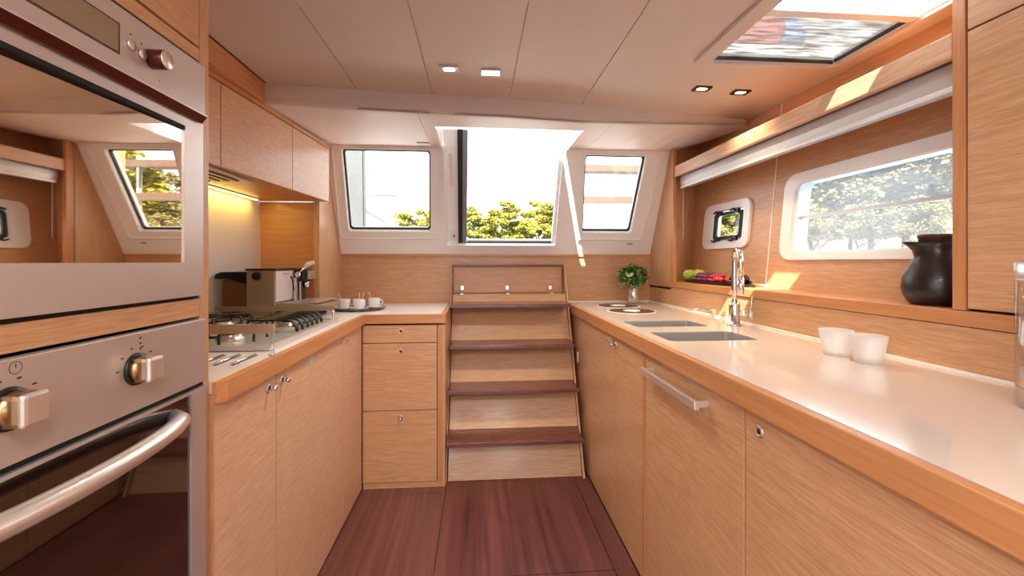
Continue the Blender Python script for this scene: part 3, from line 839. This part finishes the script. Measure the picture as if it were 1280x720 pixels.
# ------------------------------------------------------------------ LEFT base cabinets
def lunit(label, y0, y1):
    t = thing('base_cabinet', label, 'cabinet', ((FX-1.15)/2, (y0+y1)/2, 0))
    bm = B(); box(bm, -1.195, FX-.02, y0+.001, y1-.001, .001, .842); obj('body', bm, 'gap', t); return t
def ldoor(t, y0, y1, lock=None, out=False):
    bm = B(); box(bm, FX-.019, FX, y0+.0024, y1-.0024, DZ0, .848, .001); d = obj('door', bm, 'light_y', t)
    if lock: push_lock(d, FX, lock, .812, 'x', out)
    return d
t = lunit('single-door oak base cupboard between the ovens and the hob cupboard', 1.02, 1.321); ldoor(t, 1.02, 1.321, 1.272, True)
bm = B(); box(bm, -.62, -.5905, 1.0184, 1.0222, .002, .871); obj('filler_strip', bm, 'wood_z', t)
t = lunit('wide oak base cupboard under the hob, with a small pale sticker', 1.322, 2.262)
d = ldoor(t, 1.322, 1.958, 1.356, True)
push_lock(d, FX, 1.905, .822, 'x')
bm = B(); prism(bm, rrect(1.572, 1.606, .808, .850-.012, .004), YZ, FX, FX+.001); obj('sticker', bm, 'sticker', d)
ldoor(t, 1.958, 2.262, 2.012)
bm = B(); box(bm, FX-.002, FX-.008, 1.02, 2.262, .0005, .0095); struct('trim_14', bm, 'gap')

# drawer unit across the corner
t = thing('drawer_unit', 'oak unit of three drawers between the left worktop and the stairs', 'drawer unit', (-.38, 2.5, 0))
DY = 2.265
bm = B(); box(bm, FX+.001, -.182, DY+.02, 2.865, .03, .842); box(bm, FX+.001, -.182, DY+.019, DY+.022, .03, .842); obj('body', bm, 'gap', t)
bm = B(); box(bm, -.181, -.168, DY-.002, 2.865, .001, .843, .001); obj('side_panel', bm, 'wood_y', t)
bm = B(); box(bm, -.208, -.181, DY-.001, DY+.02, .030, .843, .001); obj('stile', bm, 'edge_z', t)
bm = B(); box(bm, -.584, -.182, DY+.003, DY+.02, .001, .029, .001); obj('plinth', bm, 'wood_x', t)
for z0, z1, zl in ((.752, .842, .812), (.404, .748, .708), (.033, .400, .366)):
    bm = B(); box(bm, FX+.004, -.211, DY, DY+.019, z0, z1, .0012); d = obj('drawer', bm, 'wood_x', t)
    push_lock(d, -.395, DY, zl, '-y', z0 < .1)

# worktop left (L-shaped)
t = thing('left_worktop', 'white worktop with oak edging under the hob and coffee machine', 'worktop', (-.85, 1.7, .845))
bm = B()
plate(bm, [(-1.195, 1.021), (-.593, 1.021), (-.593, 2.262), (-.190, 2.262+.012), (-.190, 2.866), (-.875, 2.866), (-.875, 2.474), (-.92, 2.474), (-.92, 2.498), (-1.195, 2.498)], [], XY, .872, ZT)
obj('surface', bm, 'laminate', t)
bm = B()
prism(bm, [(-.5935, 1.0192), (-.582, 1.0192), (-.570, 1.040), (-.570, 2.262), (-.5935, 2.262)], XY, .851, .8985); obj('edging', bm, 'edge_y', t)
bm = B(); box(bm, -.5705, -.164, 2.256, 2.274, .851, .8985, .002); box(bm, -.1905, -.164, 2.27, 2.866, .846, ZT, .003); obj('edging', bm, 'edge_x', t)

# metal trivet bars let into the worktop
t = thing('trivet_bars', 'row of steel trivet bars let into the worktop beside the hob', 'trivet', (-.69, 1.24, ZT))
for x in (-.640, -.684, -.728, -.772, -.816):
    bm = B(); tube(bm, [(x, 1.175, ZT+.002), (x, 1.302, ZT+.002)], .0032, 8); o1 = obj('bar', bm, 'chrome', t)
    bm = B(); box(bm, x+.004, x+.008, 1.175, 1.302, ZT, ZT+.001); obj('groove', bm, 'print', o1)

# ------------------------------------------------------------------ hob
hz = ZT+.012
t = thing('gas_hob', 'stainless steel gas hob with black pan supports', 'hob', (-.90, 1.66, ZT))
bm = B(); box(bm, -1.155, -.622, 1.355, 1.99, ZT+.0005, hz, .004)
plate(bm, [(-1.155, 1.355), (-.622, 1.355), (-.622, 1.99), (-1.155, 1.99)], [rrect(-1.14, -.64, 1.373, 1.972, .02)], XY, hz-.002, hz+.006)
obj('tray', bm, 'hobtray', t)
def burner(x, y, r):
    bm = B(); lathe(bm, (x, y, hz), [(0, 0), (r*1.25, 0), (r*1.2, .006), (r, .010), (r, .016), (r*.96, .018), (0, .018)], 28); b = obj('burner', bm, 'satin', t)
    bm = B(); disc(bm, (x, y, hz+.018), r*.82, .006, 'z', 28); obj('burner_cap', bm, 'black', b)
def support(x, y, w, d):
    bm = B(); zt = hz+.040
    for sx in (-1, 1):
        for sy in (-1, 1):
            tube(bm, [(x+sx*w, y+sy*d*.35, hz), (x+sx*w, y+sy*d*.35, zt-.008), (x+sx*(w-.008), y+sy*d*.33, zt), (x+sx*.022, y+sy*.012, zt)], .0042, 8)
            tube(bm, [(x+sx*w*.35, y+sy*d, hz), (x+sx*w*.35, y+sy*d, zt-.008), (x+sx*w*.33, y+sy*(d-.008), zt), (x+sx*.012, y+sy*.022, zt)], .0042, 8)
    tube(bm, [(x-w, y-d*.35, zt-.012), (x-w, y+d*.35, zt-.012)], .0042, 8); tube(bm, [(x+w, y-d*.35, zt-.012), (x+w, y+d*.35, zt-.012)], .0042, 8)
    tube(bm, [(x-w*.35, y-d, zt-.012), (x+w*.35, y-d, zt-.012)], .0042, 8); tube(bm, [(x-w*.35, y+d, zt-.012), (x+w*.35, y+d, zt-.012)], .0042, 8)
    obj('pan_support', bm, 'black', t)
for x, y, r in ((-.815, 1.50, .034), (-1.04, 1.52, .026), (-1.02, 1.82, .034)):
    burner(x, y, r); support(x, y, .095 if r > .03 else .08, .125 if r > .03 else .11)
burner(-.76, 1.79, .028)
bm = B()
for k in range(6):
    y = 1.655+k*.050
    tube(bm, [(-.845, y+.004, hz), (-.842, y+.004, hz+.034), (-.832, y+.003, hz+.042), (-.70, y, hz+.042), (-.680, y, hz+.036), (-.668, y, hz+.018), (-.664, y, hz)], .0062, 8, 1.3, .8)
tube(bm, [(-.68, 1.655, hz+.020), (-.668, 1.905, hz+.020)], .004, 6); tube(bm, [(-.844, 1.655, hz+.020), (-.844, 1.905, hz+.020)], .004, 6)
obj('pan_support', bm, 'black', t)

# fiddle rails across the hob
M['machine'] = plain('champagne metal', srgb(182, 156, 128), .32, .45)
for y, x1, z0, z1, lab in ((1.300, -.585, .962, .990, 'steel fiddle rail at the near end of the hob'), (1.996, -.640, .950, .972, 'steel fiddle rail at the far end of the hob, by the coffee machine')):
    t = thing('fiddle_rail', lab, 'rail', ((x1-1.15)/2, y, ZT), 'fiddle rails round the hob')
    bm = B(); box(bm, -1.15, x1, y-.003, y+.003, z0, z1, .0015); obj('rail', bm, 'machine', t)
    for x in (x1-.006, -1.14):
        bm = B(); tube(bm, [(x, y, ZT), (x, y, z0+.004)], .0055, 10); obj('post', bm, 'acrylic' if x > -.9 and y < 1.5 else 'chrome', t)
        bm = B(); disc(bm, (x, y, ZT), .011, .004, 'z', 16); obj('foot', bm, 'chrome', t)
t = thing('fiddle_clip', 'dark wire bracket standing at the back of the hob', 'bracket', (-1.175, 1.75, ZT))
bm = B(); tube(bm, [(-1.175, 1.72, ZT), (-1.175, 1.72, ZT+.07), (-1.175, 1.80, ZT+.075), (-1.175, 1.80, ZT)], .004, 8); obj('wire', bm, 'black', t)

# black glass splash guard behind the hob
bm = B(); box(bm, -1.199, -1.193, 1.022, 1.995, ZT+.001, 1.170, .001)
tag(obj('splash_guard', bm, 'rubber'), 'thin black glass splash guard against the white wall beside the ovens', 'splash guard')

# ------------------------------------------------------------------ coffee machine
cy0, cy1 = 2.05, 2.40
t = thing('coffee_machine', 'steel espresso machine with black brewing head on the left worktop', 'coffee machine', (-.93, 2.15, ZT))
bm = B(); box(bm, -1.046, -.924, cy0, cy1, ZT+.006, 1.130, .003); bd = obj('body', bm, 'machine', t)
bm = B(); box(bm, -1.050, -.918, cy0-.003, cy1+.003, 1.129, 1.138, .002); obj('top_plate', bm, 'black', t)
bm = B(); lathe(bm, (-1.002, cy0, 1.105), [(0, 0), (.021, 0), (.020, .005), (.014, .007), (0, .007)], 28, '-y', ); obj('side_vent', bm, 'black', bd)
bm = B(); box(bm, -.924, -.919, cy0+.006, cy1-.006, .985, 1.125, .001); fp = obj('front_plate', bm, 'laminate', t)
bm = B(); tube(bm, [(-.918, 2.13, 1.112), (-.895, 2.13, 1.114), (-.885, 2.13, 1.108)], .003, 8); obj('steam_tap', bm, 'chrome', fp)
bm = B(); tube(bm, [(-.905, 2.18, 1.098), (-.900, 2.18, 1.085), (-.893, 2.178, 1.045), (-.888, 2.177, 1.030)], [.006, .003, .003, .0035], 8); obj('steam_wand', bm, 'black', fp)
bm = B()
box(bm, -.920, -.866, 2.245, 2.355, 1.070, 1.134, .006)
box(bm, -.868, -.858, 2.255, 2.345, 1.080, 1.126, .003)
box(bm, -.919, -.895, 2.26, 2.345, .965, 1.071, .003)
hd = obj('brewing_head', bm, 'black', t)
bm = B(); box(bm, -.859, -.846, 2.258, 2.342, 1.080, 1.124, .004); obj('head_front', bm, 'machine', hd)
bm = B(); tube(bm, [(-.896, 2.238, 1.105), (-.876, 2.238, 1.128), (-.850, 2.240, 1.150)], .0045, 8)
disc(bm, (-.896, 2.243, 1.105), .014, .010, '-y', 20); lv = obj('lever_arm', bm, 'chrome', t)
bm = B(); tube(bm, [(-.866, 2.238, 1.146), (-.845, 2.244, 1.160), (-.820, 2.25, 1.168)], [.008, .012, .009], 10); obj('lever_grip', bm, 'china', lv)
bm = B(); tube(bm, [(-.880, 2.30, 1.072), (-.880, 2.30, 1.04)], [.018, .013], 16); obj('spout', bm, 'chrome', hd)
bm = B(); box(bm, -.915, -.902, 2.236, 2.256, .97, 1.09, .002); obj('pillar', bm, 'satin', t)
bm = B(); box(bm, -.890, -.884, 2.240, 2.252, .97, 1.07, .002); obj('pillar', bm, 'chrome', t)
bm = B(); prism(bm, [(-.924, .955), (-.735, .948), (-.735, .966), (-.80, .974), (-.924, .974)], lambda u, v, w: (u, w, v), 2.065, 2.385); tr = obj('drip_tray', bm, 'machine', t)
bm = B(); box(bm, -.91, -.75, 2.09, 2.37, .9745, .9765); obj('drip_grid', bm, 'satin', tr)
bm = B(); box(bm, -.922, -.80, 2.075, 2.375, ZT+.001, .954, .003); obj('base', bm, 'black', t)
bm = B(); box(bm, -1.155, -1.048, 2.06, 2.385, ZT+.002, 1.085, .004); tk = obj('water_tank', bm, plain('smoked tank', srgb(132, 88, 62), .15, .3), t)
bm = B()
prism(bm, [(-1.185, 1.092), (-1.185, 1.112), (-1.16, 1.122), (-1.051, 1.122), (-1.051, 1.068), (-1.075, 1.075), (-1.12, 1.090)], lambda u, v, w: (u, w, v), 2.055, 2.39); obj('tank_lid', bm, 'black', tk)

# ------------------------------------------------------------------ tray with cups
tx, ty = -.665, 2.50
t = thing('serving_tray', 'round grey tray under the espresso cups in the left corner', 'tray', (tx, ty, ZT))
bm = B(); lathe(bm, (tx, ty, ZT), [(0, .0005), (.11, .0005), (.140, .010), (.142, .013), (.138, .013), (.108, .004), (0, .004)], 40); obj('dish', bm, 'slate', t)
def cup_set(x, y, ang, label, spoon):
    s = thing('saucer', 'white saucer under the '+label, 'saucer', (x, y, ZT+.004), 'espresso saucers on the tray')
    bm = B(); lathe(bm, (x, y, ZT+.0045), [(0, 0), (.024, 0), (.050, .008), (.0505, .0095), (.048, .0095), (.022, .003), (0, .003)], 32); obj('plate', bm, 'china', s)
    c = thing('espresso_cup', label, 'cup', (x, y, ZT+.0075), 'espresso cups on the tray')
    bm = B(); lathe(bm, (x, y, ZT+.0080), [(0, 0), (.021, 0), (.023, .003), (.031, .018), (.033, .053), (.0315, .0535), (.0295, .018), (.019, .005), (0, .005)], 30); obj('bowl', bm, 'china', c)
    u, v = math.cos(ang), math.sin(ang)
    bm = B(); tube(bm, [(x+u*.031, y+v*.031, ZT+.050), (x+u*.046, y+v*.046, ZT+.049), (x+u*.048, y+v*.048, ZT+.034), (x+u*.029, y+v*.029, ZT+.022)], .0032, 8); obj('handle', bm, 'china', c)
    for su in spoon:
        sp = thing('coffee_spoon', 'small spoon standing in the '+label, 'spoon', (x, y, ZT+.014), 'coffee spoons in the cups')
        bm = B(); tube(bm, [(x, y, ZT+.0150), (x+su*.018, y+.006, ZT+.058), (x+su*.034, y+.012, ZT+.095)], [.0028, .0018, .0028], 8, 1.3, .6); obj('shaft', bm, 'china', sp)
        bm = B(); ball(bm, (x-su*.001, y, ZT+.0175), .005, (1, 1.3, .5), 1); obj('bowl', bm, 'china', sp)
cup_set(-.742, 2.475, 2.6, 'white espresso cup on the left of the tray', (-1,))
cup_set(-.655, 2.455, 1.2, 'white espresso cup in the middle of the tray', (-.05, .7))
cup_set(-.590, 2.530, 0.0, 'white espresso cup on the right of the tray, handle outwards', (-1,))

# ------------------------------------------------------------------ LEFT upper cabinets
fxu = lambda y: -.905+(y-1.45)*(.083/1.03)
UZ0, UZ1 = 1.503, 1.795
def ucab(y0, y1, label, flat=True):
    t = thing('upper_cabinet', label, 'cabinet', (-1.03, (y0+y1)/2, UZ0), 'oak wall cupboards over the hob')
    bm = B()
    a, b = fxu(y0)-.02, fxu(y1)-.02
    hexa(bm, [(-1.198, y0+.001, UZ0), (a, y0+.001, UZ0), (b, y1-.001, UZ0), (-1.198, y1-.001, UZ0), (-1.198, y0+.001, UZ1), (a, y0+.001, UZ1), (b, y1-.001, UZ1), (-1.198, y1-.001, UZ1)])
    obj('body', bm, 'edge_y', t)
    bm = B(); e = .0016
    a, b = fxu(y0+e), fxu(y1-e); a2, b2 = a-.019, b-.019
    hexa(bm, [(a2, y0+e, UZ0), (a, y0+e, UZ0), (b, y1-e, UZ0), (b2, y1-e, UZ0), (a2, y0+e, UZ1-.002), (a, y0+e, UZ1-.002), (b, y1-e, UZ1-.002), (b2, y1-e, UZ1-.002)], .001)
    obj('door', bm, 'light_y', t)
ucab(1.022, 1.585, 'pale oak wall cupboard beside the oven column, its door mostly hidden')
ucab(1.585, 2.075, 'pale oak wall cupboard, the wide middle one over the hob')
ucab(2.075, 2.474, 'pale oak wall cupboard at the window end of the row')
bm = B()
hexa(bm, [(-1.198, 1.022, UZ1+.001), (fxu(1.022)+.006, 1.022, UZ1+.001), (fxu(2.474)+.006, 2.476, UZ1+.001), (-1.198, 2.476, UZ1+.001),
          (-1.198, 1.022, 1.813), (fxu(1.022)+.006, 1.022, 1.813), (fxu(2.474)+.006, 2.476, 1.813), (-1.198, 2.476, 1.813)], .002)
struct('trim_15', bm, 'edge_y')
bm = B(); box(bm, -.90, -.862, 1.02, 1.83, 1.814, H-.001)
struct('trim_16', bm, 'edge_y')
bm = B(); box(bm, -.861, -.8595, 1.02, 1.83, H-.006, H-.001)
struct('trim_17', bm, 'darkred')
# extractor and strip lamp under the cupboards
t = thing('extractor_hood', 'steel extractor grille with filters under the oak wall cupboards', 'extractor', (-1.0, 1.6, 1.49))
bm = B(); box(bm, -1.13, -.925, 1.25, 1.86, 1.492, 1.502, .002); obj('panel', bm, 'steel_y', t)
for k in range(5):
    bm = B(); box(bm, -1.11+k*.036, -1.09+k*.036, 1.32, 1.80, 1.487, 1.4925, .001); obj('filter_slot', bm, 'darkred', t)
t = thing('strip_light', 'glowing warm strip lamp above the white backsplash', 'lamp', (-1.165, 2.15, 1.49))
bm = B(); box(bm, -1.172, -1.156, 1.80, 2.40, 1.497, 1.5035, .001); obj('housing', bm, 'satin', t)
bm = B(); box(bm, -1.168, -1.160, 1.81, 2.39, 1.4945, 1.4975, .001); obj('tube', bm, 'strip', t)
l = bpy.data.lights.new('strip_glow', 'AREA'); l.shape = 'RECTANGLE'; l.size = .02; l.size_y = .55; l.energy = .4; l.color = (1, .68, .12)
lo = bpy.data.objects.new('strip_glow', l); COL.objects.link(lo); lo.parent = t; lo.location = (0.001, -.05, -.0005+.002)

# ------------------------------------------------------------------ stairs
t = thing('companionway_stairs', 'steep oak companionway stairs with dark treads below the open hatchway', 'stairs', (.2, 2.5, 0))
rise = lambda z: 2.315+.457*z
SX0, SX1 = -.157, .566
lev = [(.2345, 2.238), (.4686, 2.352), (.6935, 2.462), (.917, 2.560)]
z0 = .002
for zt, yf in lev+[(.963, None)]:
    top = zt-.022 if yf else zt
    bm = B(); hexa(bm, [(SX0, rise(z0), z0), (SX1, rise(z0), z0), (SX1, rise(z0)+.02, z0), (SX0, rise(z0)+.02, z0),
                        (SX0, rise(top), top), (SX1, rise(top), top), (SX1, rise(top)+.02, top), (SX0, rise(top)+.02, top)])
    obj('riser', bm, 'wood_x', t)
    if yf:
        bm = B(); box(bm, SX0-.004, SX1-.006, yf, rise(zt)+.016, zt-.022, zt, .003); td = obj('tread', bm, 'tread', t)
    z0 = zt+.0005
bm = B(); box(bm, SX0+.002, SX1-.010, 2.835, 2.86, .966, 1.138, .002); fl = obj('flap', bm, 'wood_x', t)
bm = B(); box(bm, SX0+.004, SX1-.012, 2.752, 2.85, .950, .9625); obj('landing', bm, 'wood_x', t)
bm = B(); box(bm, SX0-.008, SX1, 2.80, 2.866, 1.139, 1.150, .003); obj('tread', bm, 'tread', t)
for x in (-.10, .193, .478):
    bm = B(); box(bm, x-.011, x+.011, 2.826, 2.836, .985, 1.012, .002); box(bm, x-.010, x+.010, 2.775, 2.836, .9635, .968, .001)
    box(bm, x-.010, x+.010, 2.765, 2.772, .930, .967, .001); tube(bm, [(x-.011, 2.828, .985), (x+.011, 2.828, .985)], .004, 8)
    obj('hinge', bm, 'chrome', t)
for x0, x1 in ((SX0-.0095, SX0-.0055), (SX1+.001, SX1+.012)):
    bm = B(); hexa(bm, [(x0, 2.29, .001), (x1, 2.29, .001), (x1, 2.86, .001), (x0, 2.86, .001), (x0, rise(1.13)-.02, 1.13), (x1, rise(1.13)-.02, 1.13), (x1, 2.86, 1.13), (x0, 2.86, 1.13)])
    obj('side_panel', bm, 'wood_z', t)
bm = B(); box(bm, SX1-.006, SX1+.006, 2.40, 2.412, .60, .66, .002); obj('catch', bm, 'chrome', t)

# ------------------------------------------------------------------ OUTSIDE
bm = B(); box(bm, -150, 150, -150, 150, -1.6, -1.5); struct('sea', bm, 'sea')
# fibreglass bulkhead, rail and arch seen through the left window
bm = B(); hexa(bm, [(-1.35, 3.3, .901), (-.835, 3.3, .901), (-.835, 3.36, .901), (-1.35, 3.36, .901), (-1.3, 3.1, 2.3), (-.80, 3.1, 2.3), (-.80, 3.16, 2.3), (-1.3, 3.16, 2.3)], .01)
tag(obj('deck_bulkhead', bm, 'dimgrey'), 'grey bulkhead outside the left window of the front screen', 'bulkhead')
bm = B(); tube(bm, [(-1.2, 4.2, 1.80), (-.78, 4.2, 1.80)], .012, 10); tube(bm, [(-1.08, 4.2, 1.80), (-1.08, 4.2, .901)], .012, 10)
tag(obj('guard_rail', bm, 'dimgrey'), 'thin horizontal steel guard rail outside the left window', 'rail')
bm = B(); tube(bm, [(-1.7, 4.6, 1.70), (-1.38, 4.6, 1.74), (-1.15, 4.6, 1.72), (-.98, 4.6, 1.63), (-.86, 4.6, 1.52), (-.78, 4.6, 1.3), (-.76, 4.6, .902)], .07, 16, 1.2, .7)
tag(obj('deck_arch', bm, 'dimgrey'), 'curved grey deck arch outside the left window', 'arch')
bm = B(); box(bm, -1.6, -.80, 4.9, 5.0, .901, 1.40, .03)
tag(obj('deck_locker', bm, 'gel'), 'low white deck locker outside the left window under the arch', 'locker')
t = thing('deck_steps', 'two brown slatted steps on posts outside the right window', 'steps', (1.1, 3.7, .9))
for z in (1.965, 1.70):
    bm = B(); box(bm, .72, 1.75, 3.58, 3.86, z, z+.018, .003); box(bm, .72, 1.75, 3.555, 3.582, z-.040, z+.02, .004); st = obj('step', bm, 'slat', t)
for x in (.735, 1.76):
    bm = B(); tube(bm, [(x, 3.7, .901), (x, 3.7, 2.05)], .018, 10); obj('post', bm, 'satin', t)
bm = B(); box(bm, -2.2, 2.4, 3.0, 5.6, .82, .90); struct('side_deck', bm, 'gel')

# shore: hill, rocks and pines
def hill(name, x0, x1, y0, y1, hf, mat, n=36):
    bm = B(); g = [[bm.verts.new((x0+(x1-x0)*i/n, y0+(y1-y0)*j/n, hf(i/n, j/n))) for j in range(n+1)] for i in range(n+1)]
    for i in range(n):
        for j in range(n): bm.faces.new((g[i][j], g[i+1][j], g[i+1][j+1], g[i][j+1])).smooth = True
    o = obj(name, bm, mat); o['kind'] = 'structure'; return o
rr = random.Random(5)
hill('shore_hill', 17, 60, -6, 70, lambda i, j: -2+8.5*(i**.6)+1.0*math.sin(j*9+i*3)*i+rr.uniform(0, .25), 'scrub')
hill('shore_rocks', 14.5, 22, -4, 42, lambda i, j: -2+3.7*(i**.7)+.3*math.sin(j*19)+rr.uniform(-.12, .3), 'rock', 26)
hill('far_headland', -40, 16, 36, 70, lambda i, j: -2+4.2*(j**.5)+.5*math.sin(i*14)+rr.uniform(0, .25), 'scrub')

def pine_mesh(h, spread, seed, tone, clumps=30):
    r = random.Random(seed)
    tr = B(); pts = [(0, 0, -.8)]; x = y = 0
    for k in range(1, 7):
        x += r.uniform(-.05, .05)*h; y += r.uniform(-.05, .05)*h*.6; pts.append((x, y, h*.86*k/6))
    tube(tr, pts, [h*.022*(1-.12*k) for k in range(7)], 8)
    fo = B()
    for c in range(clumps):
        f = r.uniform(.32, 1); a = r.uniform(0, 2*PI); rad = spread*(1.05-abs(f-.55)*1.0)*r.uniform(.25, 1)
        b0 = Vector(pts[min(6, max(1, int(f*6)))]); cc = Vector((x*f+rad*math.cos(a), y*f+rad*math.sin(a), h*(.25+.75*f)*.97))
        tube(tr, [b0, (b0+cc)/2+Vector((0, 0, -.02*h)), cc], [h*.009, h*.006, h*.003], 5)
        sx = spread*r.uniform(.22, .42)
        for q in range(230):
            u = Vector((r.gauss(0, 1), r.gauss(0, 1), r.gauss(0, 1))).normalized()*r.random()**.4
            p = cc+Vector((u.x*sx, u.y*sx, u.z*sx*.48))
            s = h*r.uniform(.012, .026)
            e = Matrix.Rotation(r.uniform(0, 6.3), 3, 'Z') @ Matrix.Rotation(r.uniform(-1.4, 1.4), 3, 'X')
            v = [fo.verts.new(p+e @ Vector(w)*s) for w in ((-1, -.4, 0), (1, -.5, .2), (.7, .6, 0), (-.8, .5, .2))]
            fo.faces.new(v)
    a = bpy.data.meshes.new('trunk'); tr.to_mesh(a); tr.free(); a.materials.append(M['bark'])
    b = bpy.data.meshes.new('foliage'); fo.to_mesh(b); fo.free(); b.materials.append(M[tone])
    return a, b
kinds = [pine_mesh(6, 2.0, 3, 'needle'), pine_mesh(6, 1.7, 8, 'needle', 26), pine_mesh(6, 2.6, 12, 'needle2', 34), pine_mesh(6, 2.2, 21, 'needle2', 26)]
def pine(x, y, z, s, k, rz, label, grp):
    t = thing('pine_tree', label, 'tree', (x, y, z), grp); t.rotation_euler = (0, 0, rz); t.scale = (s, s, s)
    for nm, me in zip(('trunk', 'foliage'), kinds[k]):
        o = bpy.data.objects.new(nm, me); COL.objects.link(o); o.parent = t
front = [(0.1, 43, .9, .92, 0, 'pine at the left edge of the open hatchway view'), (2.5, 42, 1.0, 1.0, 1, 'rounded pine left of centre in the open hatchway view'),
         (4.3, 47, 1.0, .80, 0, 'low pine in the middle of the open hatchway view'), (6.0, 42.5, 1.0, 1.04, 0, 'tall flat-topped pine right of centre in the open hatchway view'),
         (8.0, 46, 1.0, .92, 1, 'pine at the right edge of the open hatchway view'), (-4.4, 42, .8, .86, 1, 'pine showing low in the left window, nearest its right edge'),
         (-6.6, 44, .8, .90, 0, 'pine showing low in the left window, beside the arch'), (1.4, 49, 1.2, .76, 1, 'small pine behind the gap at the left of the hatchway view'),
         (4.4, 40, .9, .66, 1, 'smallest pine, in front at the middle of the open hatchway view')]
for n, (x, y, z, s, k, lab) in enumerate(front): pine(x, y, z, s, k, n*1.3, lab, 'pines on the far headland')
side = [(22, 40.5, .6, 1.0, 2, 'pine showing in the left half of the small portlight'), (21.5, 36.0, .6, 1.05, 0, 'yellowish pine in the right half of the small portlight'),
        (23, 31.5, .8, 1.15, 2, 'broad pine at the far left of the large side window'), (21.5, 26.0, .8, 1.12, 0, 'broad-crowned yellowish pine left of centre in the large side window'),
        (26, 28.2, 1.2, 1.15, 2, 'pine set back behind the left half of the large side window'), (22.5, 23.4, 1.0, 1.30, 3, 'tall open pine in the middle of the large side window'),
        (27, 25.4, 1.6, 1.0, 2, 'dense pine set back right of centre in the large side window'), (22, 20.6, .8, .98, 2, 'pine near the right side of the large side window'),
        (23, 18.6, 1.2, 1.22, 3, 'tall pine at the right edge of the large side window')]
for n, (x, y, z, s, k, lab) in enumerate(side): pine(x, y, z, s, k, n*1.9, lab, 'pines on the near shore')
sb = [(18.9, 26.5), (19.5, 24.6), (18.9, 22.7), (19.5, 20.9), (18.8, 19.2), (19.6, 17.6), (19.4, 28.6), (20.4, 31.0), (20.0, 33.6), (21.0, 36.4)]
ks = pine_mesh(3, 1.7, 40, 'needle2', 24)
for n, (x, y) in enumerate(sb):
    t = thing('shrub', 'low olive-green bush on the shore below the pines', 'bush', (x, y, 1.1), 'bushes on the near shore'); t.rotation_euler = (0, 0, n*1.1); t.scale = (.8, .8, .95)
    for nm, me in zip(('stems', 'foliage'), ks):
        o = bpy.data.objects.new(nm, me); COL.objects.link(o); o.parent = t

# ------------------------------------------------------------------ light
wd_ = bpy.data.worlds.new('World'); SC.world = wd_; wd_.use_nodes = True
bg = wd_.node_tree.nodes['Background']; bg.inputs[0].default_value = (.93, .96, 1, 1); bg.inputs[1].default_value = 2.0
su = bpy.data.lights.new('sun', 'SUN'); su.energy = 15; su.color = (1, .93, .80); su.angle = .009
so = bpy.data.objects.new('sun', su); COL.objects.link(so)
so.rotation_euler = Vector((.29, .85, -1)).to_track_quat('-Z', 'Y').to_euler()
# unseen fill lights added behind the camera to brighten the galley
for n, (x, y) in enumerate(((-.5, -.35), (.25, -.35), (-.5, -1.4), (.4, -1.4))):
    l = bpy.data.lights.new('fill_light', 'AREA'); l.shape = 'DISK'; l.size = .4; l.energy = 8; l.color = (1, .96, .90)
    o = bpy.data.objects.new('fill_light', l); COL.objects.link(o); o.location = (x, y, H-.02)

# ------------------------------------------------------------------ camera
cam = bpy.data.cameras.new('camera'); co = bpy.data.objects.new('camera', cam); COL.objects.link(co)
cam.sensor_width = 36; cam.lens = 36*540/1280; cam.clip_start = .01; cam.clip_end = 500
cam.shift_y = -33/1280
co.location = (0, 0, 1.17); co.rotation_euler = (PI/2, 0, -math.atan(43/540))
SC.camera = co
SC.view_settings.view_transform = 'Standard'; SC.view_settings.look = 'None'; SC.view_settings.gamma = 1
SC.view_settings.use_curve_mapping = False; SC.view_settings.exposure = .92
SC.cycles.use_denoising = True; SC.cycles.max_bounces = 10; SC.cycles.diffuse_bounces = 6; SC.cycles.glossy_bounces = 5
SC.cycles.transparent_max_bounces = 12; SC.cycles.sample_clamp_indirect = 6; SC.cycles.caustics_reflective = False
